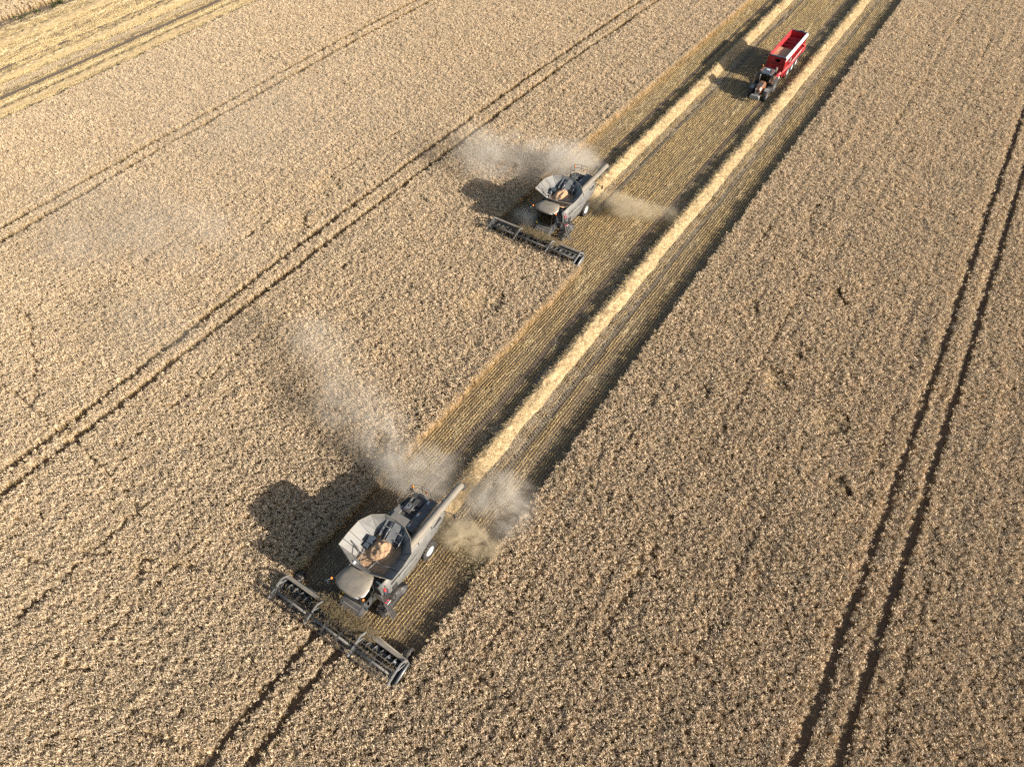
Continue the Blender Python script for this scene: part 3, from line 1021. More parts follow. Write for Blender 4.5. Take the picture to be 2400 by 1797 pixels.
    for y_ in (2.15, 3.15, 4.35): b.box((.38, y_, 3.628 - (y_ - 1.75) * .0246), (.14, .10, .012)); b.box((.38, y_ - .14, 3.63 - (y_ - 1.75) * .0246), (.12, .07, .012))
    b.build_each("sticker", M['white'], hood)
    b = MB()
    for y_ in (2.32, 3.30, 4.5): b.box((.40, y_, 3.626 - (y_ - 1.75) * .0246), (.12, .08, .014))
    b.build_each("warning_sticker", M['orange'], hood)
    b = MB()
    rail = [(-1.3, 2.9, 3.35), (-1.3, 2.95, 4.2), (-1.25, 4.55, 4.2), (-.9, 4.8, 4.2), (.15, 4.85, 4.2), (.2, 4.85, 3.3)]
    b.tube(rail, .025, 6)
    b.tube([(-1.3, 2.95, 3.8), (-1.25, 4.55, 3.8), (-.9, 4.8, 3.8), (.15, 4.85, 3.8)], .018, 6)
    for p in ((-1.27, 3.7), (-1.25, 4.55), (-.55, 4.82)): b.tube([(p[0], p[1], 3.3), (p[0], p[1], 4.2)], .02, 6)
    for k in range(5): b.bar((-1.65, 4.35 + .0, 1.9 + k * .35), (-1.35, 4.75, 1.9 + k * .35), .05, .03)
    b.build_each("handrail", M['black'], root)
    b = MB(); b.box((-1.22, 4.6, 3.95), (.10, .10, .34)); b.box((-.25, 4.85, 3.6), (.16, .08, .12)); b.build_each("tail_reflector", M['orange'], root)
    # grain tank
    top = [(-2.36, -1.96, 4.45), (-2.40, -.9, 4.5), (-2.39, .12, 4.5), (-1.93, .96, 4.58), (-1.1, 1.50, 4.62), (-.25, 1.57, 4.6), (.61, 1.48, 4.55), (1.49, 1.02, 4.5), (2.21, .22, 4.42), (2.30, -.9, 4.35), (2.28, -1.94, 4.3), (.72, -2.42, 4.3), (-.71, -2.51, 4.32)]
    low = [(-1.32, -1.72, 3.52), (-1.35, -.8, 3.5), (-1.32, .05, 3.52), (-1.15, .55, 3.55), (-.75, .95, 3.6), (-.2, 1.0, 3.6), (.4, .95, 3.58), (.95, .60, 3.55), (1.3, .1, 3.52), (1.34, -.8, 3.5), (1.32, -1.75, 3.5), (.5, -1.98, 3.5), (-.5, -2.0, 3.5)]
    bot = [(p[0] * .8, p[1] * .8 - .1, 2.75) for p in low]
    b = MB(); b.loft([top, low, bot], 0, False, False, True)
    tank = b.build("grain_tank", M['grey'], root, 0, .035)
    b = MB()
    n = len(top)
    b.tube(top + [top[0]], .028, 6)
    b.build("tank_rim", M['tan_grey'], tank)
    b = MB()
    def lerp(p, q, t): return tuple(p[i] + (q[i] - p[i]) * t + (.03 if i == 2 else 0) for i in range(3))
    for i, j, t in ((0, 1, .45), (1, 2, .1), (9, 10, .35), (8, 9, .5)):
        P = lerp(top[i], top[j], t); Q = lerp(low[i], low[j], t); b.bar(P, Q, .05, .04)
    for k in (2, 3, 4, 6, 7, 8): b.bar(lerp(top[k], low[k], .02), lerp(top[k], low[k], .98), .03, .03)
    b.build_each("flap_seam", M['black'], tank)
    b = MB()                                                    # props that hold the flaps
    for p, q in (((-1.95, -1.2, 4.2), (-.85, -1.35, 3.75)), ((-1.0, -1.9, 3.75), (-.8, -1.2, 4.3)), ((-.55, -2.05, 3.85), (-.8, -1.2, 4.3)), ((-.8, -1.2, 4.3), (-.75, -1.3, 3.45)),
                 ((.3, -2.15, 4.0), (.35, -1.2, 3.75)), ((1.85, -1.1, 4.1), (.3, -1.55, 3.75)), ((-.35, .1, 3.7), (-.3, .75, 4.2)), ((.9, -.1, 3.7), (.95, .55, 4.2))):
        b.tube([p, q], .028, 6)
    b.tube([(-.9, -1.35, 3.75), (.9, -1.3, 3.7)], .02, 6)
    b.build_each("flap_strut", M['steel'], tank)
    b = MB(); b.box((-1.02, -.30, 3.72), (.42, .55, .45), 0, Matrix.Rotation(.25, 3, 'Z')); b.box((-1.1, -.75, 3.62), (.35, .3, .25))
    b.build_each("sensor_box", M['navy'], tank)
    b = MB()
    for x_ in (-.42, .62):
        b.tube([(x_, 1.42, 4.30), (x_, .25, 3.66)], .17, 10)
    b.build_each("fill_auger", M['blue_black'], tank)
    b = MB()
    b.bar((.10, 1.45, 4.42), (.10, .15, 3.72), .62, .05); b.bar((-.78, 1.4, 4.36), (-.78, .3, 3.76), .16, .05); b.bar((.86, 1.3, 4.36), (.86, .2, 3.74), .08, .06)
    b.bar((-.2, .95, 4.22), (-.66, .95, 4.2), .06, .06); b.bar((.4, .95, 4.22), (.85, .95, 4.2), .06, .06); b.bar((.4, .45, 3.98), (.85, .45, 3.96), .06, .06)
    b.build_each("auger_cover", M['light_grey'], tank)
    b = MB(); b.sphere((-.72, -2.28, 4.15), .12, 0, 6, (1, 1, .7)); b.build("lamp", M['white'], tank)
    # unloading auger along the left flank
    b = MB()
    b.tube([(1.42, .35, 3.45), (1.46, .75, 3.66), (1.48, 1.4, 3.75), (1.58, 4.6, 3.92), (1.64, 6.25, 4.02), (1.66, 6.5, 4.0), (1.68, 6.62, 3.82)], [.30, .30, .29, .28, .27, .265, .25], 16)
    ua = b.build("unloading_auger", M['tan_grey'], root)
    b = MB(); b.tube([(1.40, 5.0, 4.16), (1.45, 6.0, 4.22)], .022, 6); b.tube([(1.41, 5.0, 3.9), (1.40, 5.0, 4.16)], .03, 6); b.tube([(1.45, 6.0, 4.0), (1.45, 6.0, 4.22)], .03, 6)
    b.box((1.38, 4.75, 4.0), (.1, .22, .2)); b.tube([(1.2, 1.6, 3.7), (1.28, 4.6, 3.85)], .02, 6)
    b.build("auger_pipe", M['black'], ua)
    b = MB(); b.tube([(1.675, 6.58, 3.9), (1.70, 6.72, 3.62)], [.265, .285], 14, 0, True, False); b.build("spout", M['rubber'], ua)
    # cab
    half = [(0, -4.16), (.52, -4.12), (.98, -3.98), (1.24, -3.62), (1.2, -3.05), (1.06, -2.6), (.88, -2.25)]
    outl = half + [(-p[0], p[1]) for p in half[::-1][:-1]]
    def ring(k, dz, cyy=-3.2): return [(p[0] * k, cyy + (p[1] - cyy) * k, dz) for p in outl]
    b = MB(); b.loft([ring(.93, 3.60), ring(1.0, 3.70), ring(1.0, 3.80), ring(.9, 3.91), ring(.6, 3.97), ring(.2, 3.99)], 0, True)
    roof = b.build("cab_roof", M['tan_grey'], root)
    b = MB(); b.tube([(-.42, -4.06, 3.87), (-.42, -3.4, 3.985), (-.38, -2.4, 3.93)], .014, 6); b.tube([(-.1, -4.1, 3.86), (.45, -3.6, 3.975), (.85, -2.6, 3.93)], .012, 6); b.build_each("roof_seam", M['black'], roof)
    b = MB(); b.tube([(.55, -4.10, 3.75), (1.0, -3.97, 3.75), (1.24, -3.62, 3.75), (1.21, -3.1, 3.76)], .035, 6); b.build("roof_edge", M['white'], roof)
    for s_ in (-1, 1):
        b = MB(); b.tube([(s_ * 1.2, -3.75, 3.75), (s_ * 1.42, -3.9, 3.78)], .02, 6); b.sphere((s_ * 1.38, -3.88, 3.86), .085, 1, 6, (1, 1, 1.2)); b.build("beacon", [M['black'], M['orange']], roof)
        b = MB(); b.tube([(s_ * 1.2, -3.7, 3.7), (s_ * 1.62, -4.05, 3.66), (s_ * 1.66, -4.08, 3.2)], .025, 6); b.box((s_ * 1.68, -4.1, 3.25), (.24, .08, .5)); b.build("mirror", M['navy'], root)
    def gring(k, z, dy): return [(p[0] * k, -3.1 + (p[1] + 3.1) * k + dy, z) for p in outl]
    b = MB(); b.loft([gring(.74, 2.05, .05), gring(.86, 2.8, .0), gring(.93, 3.62, .02)], 0, True, False, False)
    b.build("cab_glass", M['glass'], root)
    b = MB(); b.loft([gring(.76, 1.85, .05), gring(.76, 2.06, .05)]); b.box((0, -2.55, 2.8), (1.5, .08, 1.5))
    for s_ in (-1, 1):
        for px, py in ((.95, -3.82), (1.0, -2.6)): b.bar((s_ * px * .84, py * .93 - .2, 2.05), (s_ * px, py, 3.64), .06, .06)
    b.build("cab_frame", M['black'], root)
    b = MB(); b.box((0, -2.95, 2.35), (.5, .5, .18)); b.box((0, -2.72, 2.72), (.48, .12, .65)); b.box((.42, -3.05, 2.45), (.16, .5, .2)); b.tube([(0, -3.6, 2.05), (0, -3.4, 2.65)], .04, 6); b.box((.55, -3.45, 2.75), (.28, .05, .22))
    b.build("driver_seat", M['green_seat'], root)
    # platform, ladder, steps
    b = MB(); b.box((1.45, -2.48, 1.98), (1.0, .72, .05))
    for k in range(7): b.box((1.45, -2.78 + k * .1, 2.012), (.96, .02, .02))
    b.build("platform", M['black'], root)
    b = MB()
    for y_ in (-2.86, -2.46): b.bar((1.96, y_, 1.98), (2.66, y_ - .22, .42), .04, .07)
    for k in range(8):
        t = (k + .4) / 8; b.box((1.96 + .70 * t, -2.66 - .22 * t, 1.98 - 1.56 * t), (.13, .40, .03))
    b.build("ladder", M['dark_grey'], root)
    b = MB()
    for y_ in (-2.84, -2.14): b.tube([(1.9, y_, 2.0), (1.93, y_, 2.95), (1.5, y_, 2.98)], .018, 6)
    b.build_each("guard_rail", M['grey'], root)
    b = MB()
    b.box((2.06, -2.62, 1.93), (.30, .36, .03), 0, Matrix.Rotation(-.35, 3, 'Y'))
    for k in (-1, 1): b.bar((1.96, -2.62 + k * .11 - .06, 1.985), (2.16, -2.62 + k * .11 + .08, 1.915), .06, .035, 1)
    b.build("warning_plate", [M['white'], M['sign_red']], root)
    b = MB(); b.box((1.45, -2.2, 2.3), (.5, .35, .5)); b.tube([(1.3, -2.0, 2.2), (1.3, -2.0, 3.2)], .07, 8); b.box((1.2, -2.3, 2.9), (.35, .12, .9)); b.build("side_cabinet", M['navy'], root, .02)
    b = MB(); b.tube([(1.62, -2.25, 2.3), (1.62, -2.25, 2.75)], .09, 10); b.build("fire_extinguisher", M['sign_red'], root)
    # feeder house
    b = MB(); b.loft([[(-.85, -3.2, 1.25), (.85, -3.2, 1.25), (.85, -3.2, 2.0), (-.85, -3.2, 2.0)], [(-.85, -4.75, .35), (.85, -4.75, .35), (.85, -4.75, 1.2), (-.85, -4.75, 1.2)]])
    fh = b.build("feeder_house", M['dark_grey'], root, .03)
    b = MB()
    for y_ in (-3.85, -4.15, -4.45): b.box((0, y_, 1.2 + (y_ + 4.75) * .516 + .02), (1.3, .09, .04), 0, Matrix.Rotation(.477, 3, 'X'))
    b.build_each("cover_slat", M['tan_grey'], fh)
    b = MB(); b.box((-.95, -3.75, 1.85), (.1, .12, .16)); b.box((.98, -4.6, 1.1), (.06, .3, .2)); b.build_each("lock_lever", M['yellow'], fh)
    for s_ in (-1, 1): track_unit(root, s_ * 1.60, .66)
    for s_ in (-1, 1): wheel(root, (s_ * 1.50, 2.32, .78), .78, .60, M['rim_white'], 20, .52, "rear_wheel")
    # header: beam, floor, auger, reel, dividers
    hd = MB()
    hd.box((-3.25, -4.88, 1.12), (4.35, .26, .24)); hd.box((3.25, -4.88, 1.12), (4.35, .26, .24)); hd.box((0, -4.86, 1.2), (2.2, .2, .2))
    hd.bar((-5.3, -4.86, .62), (5.3, -4.86, .62), .06, .86)
    header = hd.build("header", M['tan_grey'], root, .02)
    b = MB()
    b.grid([[(x_, -4.92, .35), (x_, -5.15, .14), (x_, -5.5, .12), (x_, -6.25, .10), (x_, -6.42, .08)] for x_ in (-5.4, 0, 5.4)])
    b.build("header_floor", M['black'], header, 0, .03)
    b = MB()
    for k in range(70): x_ = -5.35 + k * 10.7 / 69; b.bar((x_, -6.36, .09), (x_, -6.56, .10), .03, .025)
    b.bar((-5.4, -6.38, .08), (5.4, -6.38, .08), .08, .03)
    b.build("cutter_bar", M['steel'], header)
    b = MB(); b.tube([(-5.3, -5.22, .58), (5.3, -5.22, .58)], .20, 14)
    fl = MB()
    for s_, turns in ((-1, 8), (1, 8)):
        rows = []
        for k in range(turns * 14 + 1):
            a = 2 * math.pi * k / 14; x_ = s_ * (5.25 - 4.3 * k / (turns * 14)); a *= s_
            rows.append([(x_, -5.22 + rr * math.cos(a), .58 + rr * math.sin(a)) for rr in (.19, .34)])
        fl.grid(rows)
    au = b.build("header_auger", M['blue_black'], header)
    fl.build("auger_flight", M['steel'], au, 0, .02)
    RY, RZ, RR = -6.12, 1.22, .56
    b = MB()
    for x0, x1 in ((-5.2, -2.0), (-1.9, 1.9), (2.0, 5.2)): b.tube([(x0, RY, RZ), (x1, RY, RZ)], .085, 12)
    reel = b.build("reel", M['grey'], header)
    b = MB()
    for x_ in (-5.15, -3.55, -2.05, -.65, .65, 2.05, 3.55, 5.15):
        b.tube([(x_ - .03, RY, RZ), (x_ + .03, RY, RZ)], .13, 10)
        for k in range(6):
            a = k * math.pi / 3 + .25
            b.bar((x_, RY, RZ), (x_, RY + RR * math.cos(a), RZ + RR * math.sin(a)), .02, .03, 0, (1, 0, 0))
            a2 = a + math.pi / 3
            b.bar((x_, RY + RR * .55 * math.cos(a), RZ + RR * .55 * math.sin(a)), (x_, RY + RR * .55 * math.cos(a2), RZ + RR * .55 * math.sin(a2)), .015, .025, 0, (1, 0, 0))
    b.build_each("reel_spider", M['dark_grey'], reel)
    b = MB()
    for k in range(6):
        a = k * math.pi / 3 + .25; y_, z_ = RY + RR * math.cos(a), RZ + RR * math.sin(a)
        b.tube([(-5.2, y_, z_), (5.2, y_, z_)], .02, 6)
        for q in range(66):
            x_ = -5.1 + q * 10.2 / 65
            b.bar((x_, y_, z_), (x_, y_ + .05, z_ - .24), .018, .018)
    b.build("reel_bat", M['black'], reel)
    for x_ in (-5.32, -1.95, 1.95, 5.32):
        b = MB(); b.bar((x_, -4.85, 1.25), (x_, -5.35, 1.62), .10, .10); b.bar((x_, -5.33, 1.62), (x_, -6.75, 1.16), .09, .11); b.tube([(x_ + .06, -4.9, .95), (x_ + .06, -5.7, 1.45)], .03, 6)
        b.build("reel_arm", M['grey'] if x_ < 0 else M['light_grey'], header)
    for s_ in (-1, 1):
        b = MB()
        b.prism([(-4.75, .15), (-4.75, 1.0), (-5.4, .95), (-6.3, .6), (-6.9, .22), (-6.9, .12)], 'x', s_ * 5.40, s_ * 5.46)
        b.tube([(s_ * 5.55, -4.85, 1.05), (s_ * 5.56, -5.6, .95), (s_ * 5.53, -6.75, .42)], [.07, .10, .06], 8)
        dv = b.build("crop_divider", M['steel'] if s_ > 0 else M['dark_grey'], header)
        b = MB(); b.tube([(s_ * 5.5, -6.75, .36), (s_ * 5.47, -7.15, .16)], [.085, .02], 8); b.build("divider_tip", M['yellow'], dv)
        wb = tyre_mb((s_ * 4.95, -4.25, .42), .42, .30, 18, .03, .5)
        wb.lathe_x((s_ * 4.95, -4.25, .42), [(-.1, .22), (-.1, .0)], 18, 1); wb.lathe_x((s_ * 4.95, -4.25, .42), [(.1, .22), (.1, .0)], 18, 1)
        wb.bar((s_ * 4.7, -4.2, .5), (s_ * 4.7, -4.75, .8), .08, .1, 1); wb.bar((s_ * 4.7, -4.25, .45), (s_ * 5.1, -4.25, .45), .06, .06, 1)
        wb.build("gauge_wheel", [M['rubber'], M['tan_grey']], header)
        b = MB(); b.tube([(s_ * 4.7, -4.74, .95), (s_ * 2.6, -4.62, 1.0), (s_ * 1.0, -4.45, 1.05)], .075, 8); b.box((s_ * 2.3, -4.5, 1.05), (.25, .2, .2)); b.build("rear_brace", M['tan_grey'], header)
    return root


near = combine(NEAR, "grey combine with heavy dust at its rear, cutting over a pair of wheel tracks", "combine harvesters cutting side by side")
far = copy_tree(near)
far.location = (FAR[0], FAR[1], 0)
far["label"] = "grey combine working ahead of the tractor, its straw ridge lying in the trailer shadow"


def grain_heap(loc, label, seed):
    r = Noise2(seed); xs = np.linspace(-1.32, 1.34, 44); ys = np.linspace(-1.98, 1.0, 48)
    X, Y = np.meshgrid(xs, ys, indexing='ij')
    d = np.hypot(X + .02, (Y + .30) * .85)
    Z = 3.44 + .72 * np.clip(1 - d / .95, 0, 1) ** .75
    Z += (.34 * (r(X * 3.2 + 9, Y * 3.2 + 9) - .5) + .16 * (r(X * 7 + 3, Y * 7) - .5)) * np.clip(1.25 - d, .12, 1) + .03 * (r(X * 15, Y * 15) - .5)
    edge = np.maximum(np.abs(X) / 1.34, np.abs(Y + .5) / 1.5)
    Z -= np.clip(edge - .8, 0, 1) * .5
    X = X * np.where(np.abs(Y + .5) > 1.0, 1 - .35 * (np.abs(Y + .5) - 1.0), 1)
    b = MB(); b.grid([[(X[i, k], Y[i, k], Z[i, k]) for k in range(len(ys))] for i in range(len(xs))], 0, True)
    o = b.build("grain_heap", M['grain']); o.location = (loc[0], loc[1], 0)
    return tag(o, label, "grain", "grain heaps in the combine tanks")


grain_heap(NEAR, "tan grain heap in the tank of the combine cutting over the wheel tracks", 21)
grain_heap(FAR, "tan grain heap in the tank of the combine ahead of the tractor", 33)


def crop_mat(loc, label, seed):
    """cut straw lying over the middle of the header"""
    r = np.random.default_rng(seed); b = MB()
    for i in range(3200):
        x_ = float(np.clip(r.normal() * 1.15 + .15, -2.5, 2.7)); y_ = -4.86 + r.normal() * .27; z_ = 1.26 + r.random() * .22 - abs(x_) * .06
        th = r.random() * 6.28; l = .1 + r.random() * .3
        p = Vector((x_, y_, z_)); d = Vector((math.cos(th) * l, math.sin(th) * l, r.normal() * .05))
        s_ = d.cross(Vector((0, 0, 1)) + Vector(r.normal(size=3)) * .4).normalized() * .011
        b.add([p - s_, p + s_, p + d + s_, p + d - s_], [(0, 1, 2, 3)])
    rows = [[(x_, -4.84 + w * .42, 1.16 + .22 * (1 - w * w) * (1 - (x_ / 2.7) ** 2) * (.6 + .8 * float(N1(np.array([x_ * 3 + seed]), np.array([w * 3]))[0]))) for w in np.linspace(-1, 1, 9)] for x_ in np.linspace(-2.3, 2.6, 40)]
    b.grid(rows)
    for i in range(700):                                        # stalks caught in the reel
        x_ = float(r.uniform(-5, 5)); y_ = -5.75 + r.normal() * .3; z_ = .5 + r.random() * .5
        th = r.random() * 6.28; l = .15 + r.random() * .35
        p = Vector((x_, y_, z_)); d = Vector((math.cos(th) * l * .5, math.sin(th) * l, r.random() * .2))
        s_ = d.cross(Vector(r.normal(size=3))).normalized() * .012
        b.add([p - s_, p + s_, p + d + s_, p + d - s_], [(0, 1, 2, 3)])
    o = b.build("straw_mat", M['straw']); o.location = (loc[0], loc[1], 0)
    return tag(o, label, "straw", "straw lying on the headers")


crop_mat(NEAR, "loose cut straw lying over the header of the combine cutting over the wheel tracks", 5)
crop_mat(FAR, "loose cut straw lying over the header of the combine ahead of the tractor", 8)

# ------------------------------------------------------------------ tractor
tr = empty("tractor", (TRACTOR[0], TRACTOR[1], 0), "copper brown tractor with dark cab pulling the red trailer over the stubble", "tractor")
b = MB(); b.box((0, -.6, .95), (.62, 3.4, .5)); b.box((0, 1.3, 1.0), (.9, 1.5, .6)); b.tube([(-1.0, 1.35, 1.0), (1.0, 1.35, 1.0)], .2, 10); b.tube([(-.95, -1.25, .74), (.95, -1.25, .74)], .14, 10)
b.build("chassis", M['black'], tr, .02)
b = MB()
sec = [(-.35, .50, 1.15, 2.08), (-1.1, .48, 1.1, 2.02), (-1.8, .42, 1.1, 1.86), (-2.1, .34, 1.15, 1.62)]
b.loft([[(-w_, y_, z0), (w_, y_, z0), (w_ * .98, y_, z1 - .22), (w_ * .6, y_, z1), (-w_ * .6, y_, z1), (-w_ * .98, y_, z1 - .22)] for y_, w_, z0, z1 in sec])
hood = b.build("bonnet", M['copper'], tr, .03)
b = MB(); b.grid([[(-w_, y_, z_), (w_, y_, z_)] for y_, w_, z_ in ((-.95, .30, 2.06), (-1.15, .32, 2.045), (-1.5, .31, 1.965), (-1.84, .27, 1.885))]); b.build("bonnet_grille", M['black'], hood, 0, .02)
b = MB(); b.box((-.26, -2.02, 1.55), (.14, .2, .14)); b.box((.26, -2.02, 1.55), (.14, .2, .14)); b.build_each("headlight", M['white'], hood)
b = MB(); b.box((0, -2.3, 1.0), (.25, .5, .3)); b.bar((-.2, -2.15, 1.3), (-.2, -2.5, .9), .06, .1); b.bar((.2, -2.15, 1.3), (.2, -2.5, .9), .06, .1); b.build("front_linkage", M['steel'], tr)
b = MB(); b.prism([(-.62, .55), (.62, .55), (.62, .95), (.5, 1.08), (-.5, 1.08), (-.62, .95)], 'y', -2.95, -2.5); b.build("front_weight", M['light_grey'], tr, .03)
b = MB()
b.loft([[(-.72, -.30, 1.25), (.72, -.30, 1.25), (.80, 1.15, 1.25), (-.80, 1.15, 1.25)], [(-.80, -.42, 2.0), (.80, -.42, 2.0), (.86, 1.2, 2.0), (-.86, 1.2, 2.0)], [(-.74, -.22, 2.95), (.74, -.22, 2.95), (.78, 1.12, 2.95), (-.78, 1.12, 2.95)]], 0, False, False, False)
b.build("cab_glass", M['glass'], tr)
b = MB()
for s_ in (-1, 1):
    for p, q in (((.72, -.30, 1.25), (.74, -.22, 2.95)), ((.80, 1.15, 1.25), (.78, 1.12, 2.95)), ((.84, .5, 1.25), (.8, .5, 2.95))): b.bar((s_ * p[0], p[1], p[2]), (s_ * q[0], q[1], q[2]), .06, .06)
b.box((0, .4, 1.25), (1.5, 1.5, .08))
b.build("cab_frame", M['black'], tr)
b = MB(); b.box((0, .75, 1.7), (.5, .5, .15)); b.box((0, 1.0, 2.05), (.48, .12, .6)); b.tube([(0, -.1, 1.3), (0, .15, 1.85)], .04, 6); b.build("driver_seat", M['green_seat'], tr)
b = MB(); rf = [(-.86, -.25), (-.6, -.48), (.6, -.48), (.86, -.25), (.88, 1.1), (.7, 1.3), (-.7, 1.3), (-.88, 1.1)]
b.loft([[(p[0], p[1], 2.94) for p in rf], [(p[0] * 1.02, p[1] * 1.02, 3.04) for p in rf], [(p[0] * .9, p[1] * .9 + .03, 3.14) for p in rf]])
rfo = b.build("cab_roof", M['navy'], tr, .03)
for s_ in (-1, 1):
    b = MB(); b.prism([(s_ * .86, -.1), (s_ * .80, 1.05), (s_ * .46, 1.05), (s_ * .62, -.28)], 'z', 3.12, 3.17); b.build("roof_side", M['copper'], rfo)
    b = MB(); b.tube([(s_ * .78, -.25, 2.9), (s_ * 1.18, -.38, 2.92), (s_ * 1.22, -.38, 2.3)], .025, 6); b.box((s_ * 1.24, -.38, 2.5), (.2, .07, .42)); b.build("mirror", M['steel'], tr)
    b = MB()
    arc = [(1.35 + 1.12 * math.cos(a), 1.0 + 1.12 * math.sin(a)) for a in np.linspace(.2, 2.6, 12)]
    b.grid([[(s_ * .75, p[0], p[1]), (s_ * 1.02, p[0], p[1]), (s_ * 1.10, p[0], p[1] - .06)] for p in arc]); b.build("rear_fender", M['copper'], tr, 0, .04)
    b = MB(); arc = [(-1.25 + .80 * math.cos(a), .74 + .80 * math.sin(a)) for a in np.linspace(.5, 2.2, 8)]
    b.grid([[(s_ * .72, p[0], p[1]), (s_ * 1.22, p[0], p[1])] for p in arc]); b.build("front_fender", M['light_grey'], tr, 0, .04)
    wheel(tr, (s_ * .96, 1.35, 1.02), 1.02, .72, M['rim_dark'], 22, .55, "rear_wheel")
    wheel(tr, (s_ * .97, -1.25, .75), .75, .58, M['rim_dark'], 20, .55, "front_wheel")
    b = MB(); b.box((s_ * 1.0, .15, .9), (.45, .9, .5)); b.bar((s_ * 1.05, -.3, .5), (s_ * 1.05, .3, .5), .3, .05); b.build("tank_and_step", M['dark_grey'], tr, .03)
b = MB(); b.box((0, .55, 3.19), (.42, .32, .05)); b.build("receiver_box", M['white'], rfo)
b = MB(); b.tube([(-.55, -.5, 1.9), (-.55, -.5, 2.9)], .06, 8); b.build("exhaust_pipe", M['steel'], tr)
b = MB(); b.tube([(-.95, 1.2, 3.0), (-.95, 1.2, 3.2)], .02, 6); b.sphere((-.95, 1.2, 3.26), .08, 1, 6); b.build("beacon", [M['black'], M['orange']], tr)
b = MB(); b.bar((0, 2.0, .6), (0, 2.6, .6), .15, .12); b.bar((-.45, 1.9, .9), (-.4, 2.5, .7), .07, .1); b.bar((.45, 1.9, .9), (.4, 2.5, .7), .07, .1); b.build("rear_hitch", M['black'], tr)

# ------------------------------------------------------------------ red trailer
tl = empty("grain_trailer", (TRAILER[0], TRAILER[1], 0), "red three axle grain trailer with a white side board, hitched behind the tractor", "trailer")
Y0, Y1 = -4.35, 4.7
b = MB()                                                       # left wall with ribs
b.prism([(Y0, 1.75), (Y1, 1.75), (Y1, 3.55), (Y0, 3.55)], 'x', -1.16, -1.08)
for k in range(9): y_ = Y0 + .3 + k * 1.05; b.bar((-1.18, y_, 1.7), (-1.25, y_, 3.58), .12, .08)
b.bar((-1.14, Y0, 3.57), (-1.14, Y1, 3.57), .16, .10)
b.build("side_wall", M['bright_red'], tl)
b = MB()
b.prism([(Y0, 1.75), (Y1, 1.75), (Y1, 3.0), (Y0, 3.0)], 'x', 1.08, 1.16)
for k in range(9): y_ = Y0 + .3 + k * 1.05; b.bar((1.19, y_, 1.7), (1.22, y_, 3.0), .12, .07)
b.build("side_wall", M['red'], tl)
b = MB(); b.grid([[(1.17, Y0, 2.98), (1.28, Y0, 3.40), (1.16, Y0, 3.60), (1.05, Y0, 3.60)], [(1.17, Y1, 2.98), (1.28, Y1, 3.40), (1.16, Y1, 3.60), (1.05, Y1, 3.60)]]); b.build("side_board", M['white'], tl, 0, .05)
b = MB(); b.prism([(-1.16, 1.1), (1.16, 1.1), (1.16, 3.5), (-1.16, 3.5)], 'y', Y0 - .06, Y0 + .02)
b.bar((-1.1, Y0 - .1, 2.5), (1.1, Y0 - .1, 2.5), .08, .12); b.bar((-1.16, Y0 - .1, 1.1), (-1.16, Y0 - .1, 3.4), .1, .1); b.bar((1.16, Y0 - .1, 1.1), (1.16, Y0 - .1, 3.4), .1, .1)
fw = b.build("front_wall", M['red'], tl)
b = MB(); b.box((0, Y0 - .02, 3.56), (2.36, .22, .12)); b.build("front_rim", M['navy'], fw)
b = MB(); b.box((.15, Y0 - .1, 3.05), (.62, .04, .38)); b.build("window", M['glass'], fw)
b = MB(); b.tube([(.35, Y0 - .22, 1.5), (.35, Y0 - .22, 2.2)], .14, 12); b.build("air_tank", M['tan_grey'], fw)
b = MB(); b.bar((-1.0, Y0 - .14, 2.62), (1.0, Y0 - .14, 2.62), .06, .05); b.box((.1, Y0 - .18, 2.6), (.1, .06, .1)); b.build("hose_rail", M['black'], fw)
b = MB(); b.prism([(-1.16, 1.6), (1.16, 1.6), (1.16, 3.5), (-1.16, 3.5)], 'y', Y1 - .04, Y1 + .04); rw = b.build("rear_wall", M['red'], tl)
b = MB(); b.box((0, Y1, 3.55), (2.34, .16, .12)); b.box((.25, Y1, 3.65), (.5, .14, .14)); b.build("rear_rim", M['navy'], rw)
b = MB(); b.grid([[(-1.07, y_, z_), (1.07, y_, z_)] for y_, z_ in ((Y0 + .02, 1.72), (.2, 1.72), (3.9, 1.95), (Y1 - .05, 2.6))]); b.build("floor", M['red'], tl, 0, .04)
b = MB()
for k in range(4): y_ = .75 + k * .95; b.bar((-1.07, y_, 2.55 + k * .09), (1.07, y_, 2.55 + k * .09), .09, .10)
b.build_each("cross_brace", M['bright_red'], tl)
b = MB()                                                       # frame, axles, drawbar
for s_ in (-1, 1): b.bar((s_ * .5, Y0, 1.2), (s_ * .45, Y1 - .2, 1.25), .14, .28); b.bar((s_ * .5, Y0, 1.2), (0, -6.1, .75), .16, .22)
b.box((0, -6.15, .68), (.2, .3, .15))
for y_ in (-1.9, -.1, 1.7): b.tube([(-1.0, y_, .66), (1.0, y_, .66)], .09, 8); b.box((0, y_, 1.0), (1.2, .2, .35))
for k in range(6): b.box((0, Y0 + .5 + k * 1.6, 1.5), (2.1, .12, .35))
b.build("frame", M['red'], tl)
b = MB(); b.loft([[(-1.0, Y0 + .1, 1.72), (1.0, Y0 + .1, 1.72), (.5, Y0 + .1, 1.25), (-.5, Y0 + .1, 1.25)], [(-1.0, Y1 - .4, 1.8), (1.0, Y1 - .4, 1.8), (.5, Y1 - .4, 1.4), (-.5, Y1 - .4, 1.4)]]); b.build("hopper", M['red'], tl)
b = MB(); b.tube([(.55, -5.3, 1.15), (.95, -4.3, 1.55), (1.36, -2.4, 1.85), (1.42, 2.8, 2.25)], [.24, .26, .24, .22], 14); ua = b.build("unloading_auger", M['bright_red'], tl)
b = MB(); b.bar((1.48, -1.6, 2.16), (1.54, 1.9, 2.43), .015, .07); b.build("lettering_strip", M['white'], ua)
b = MB()
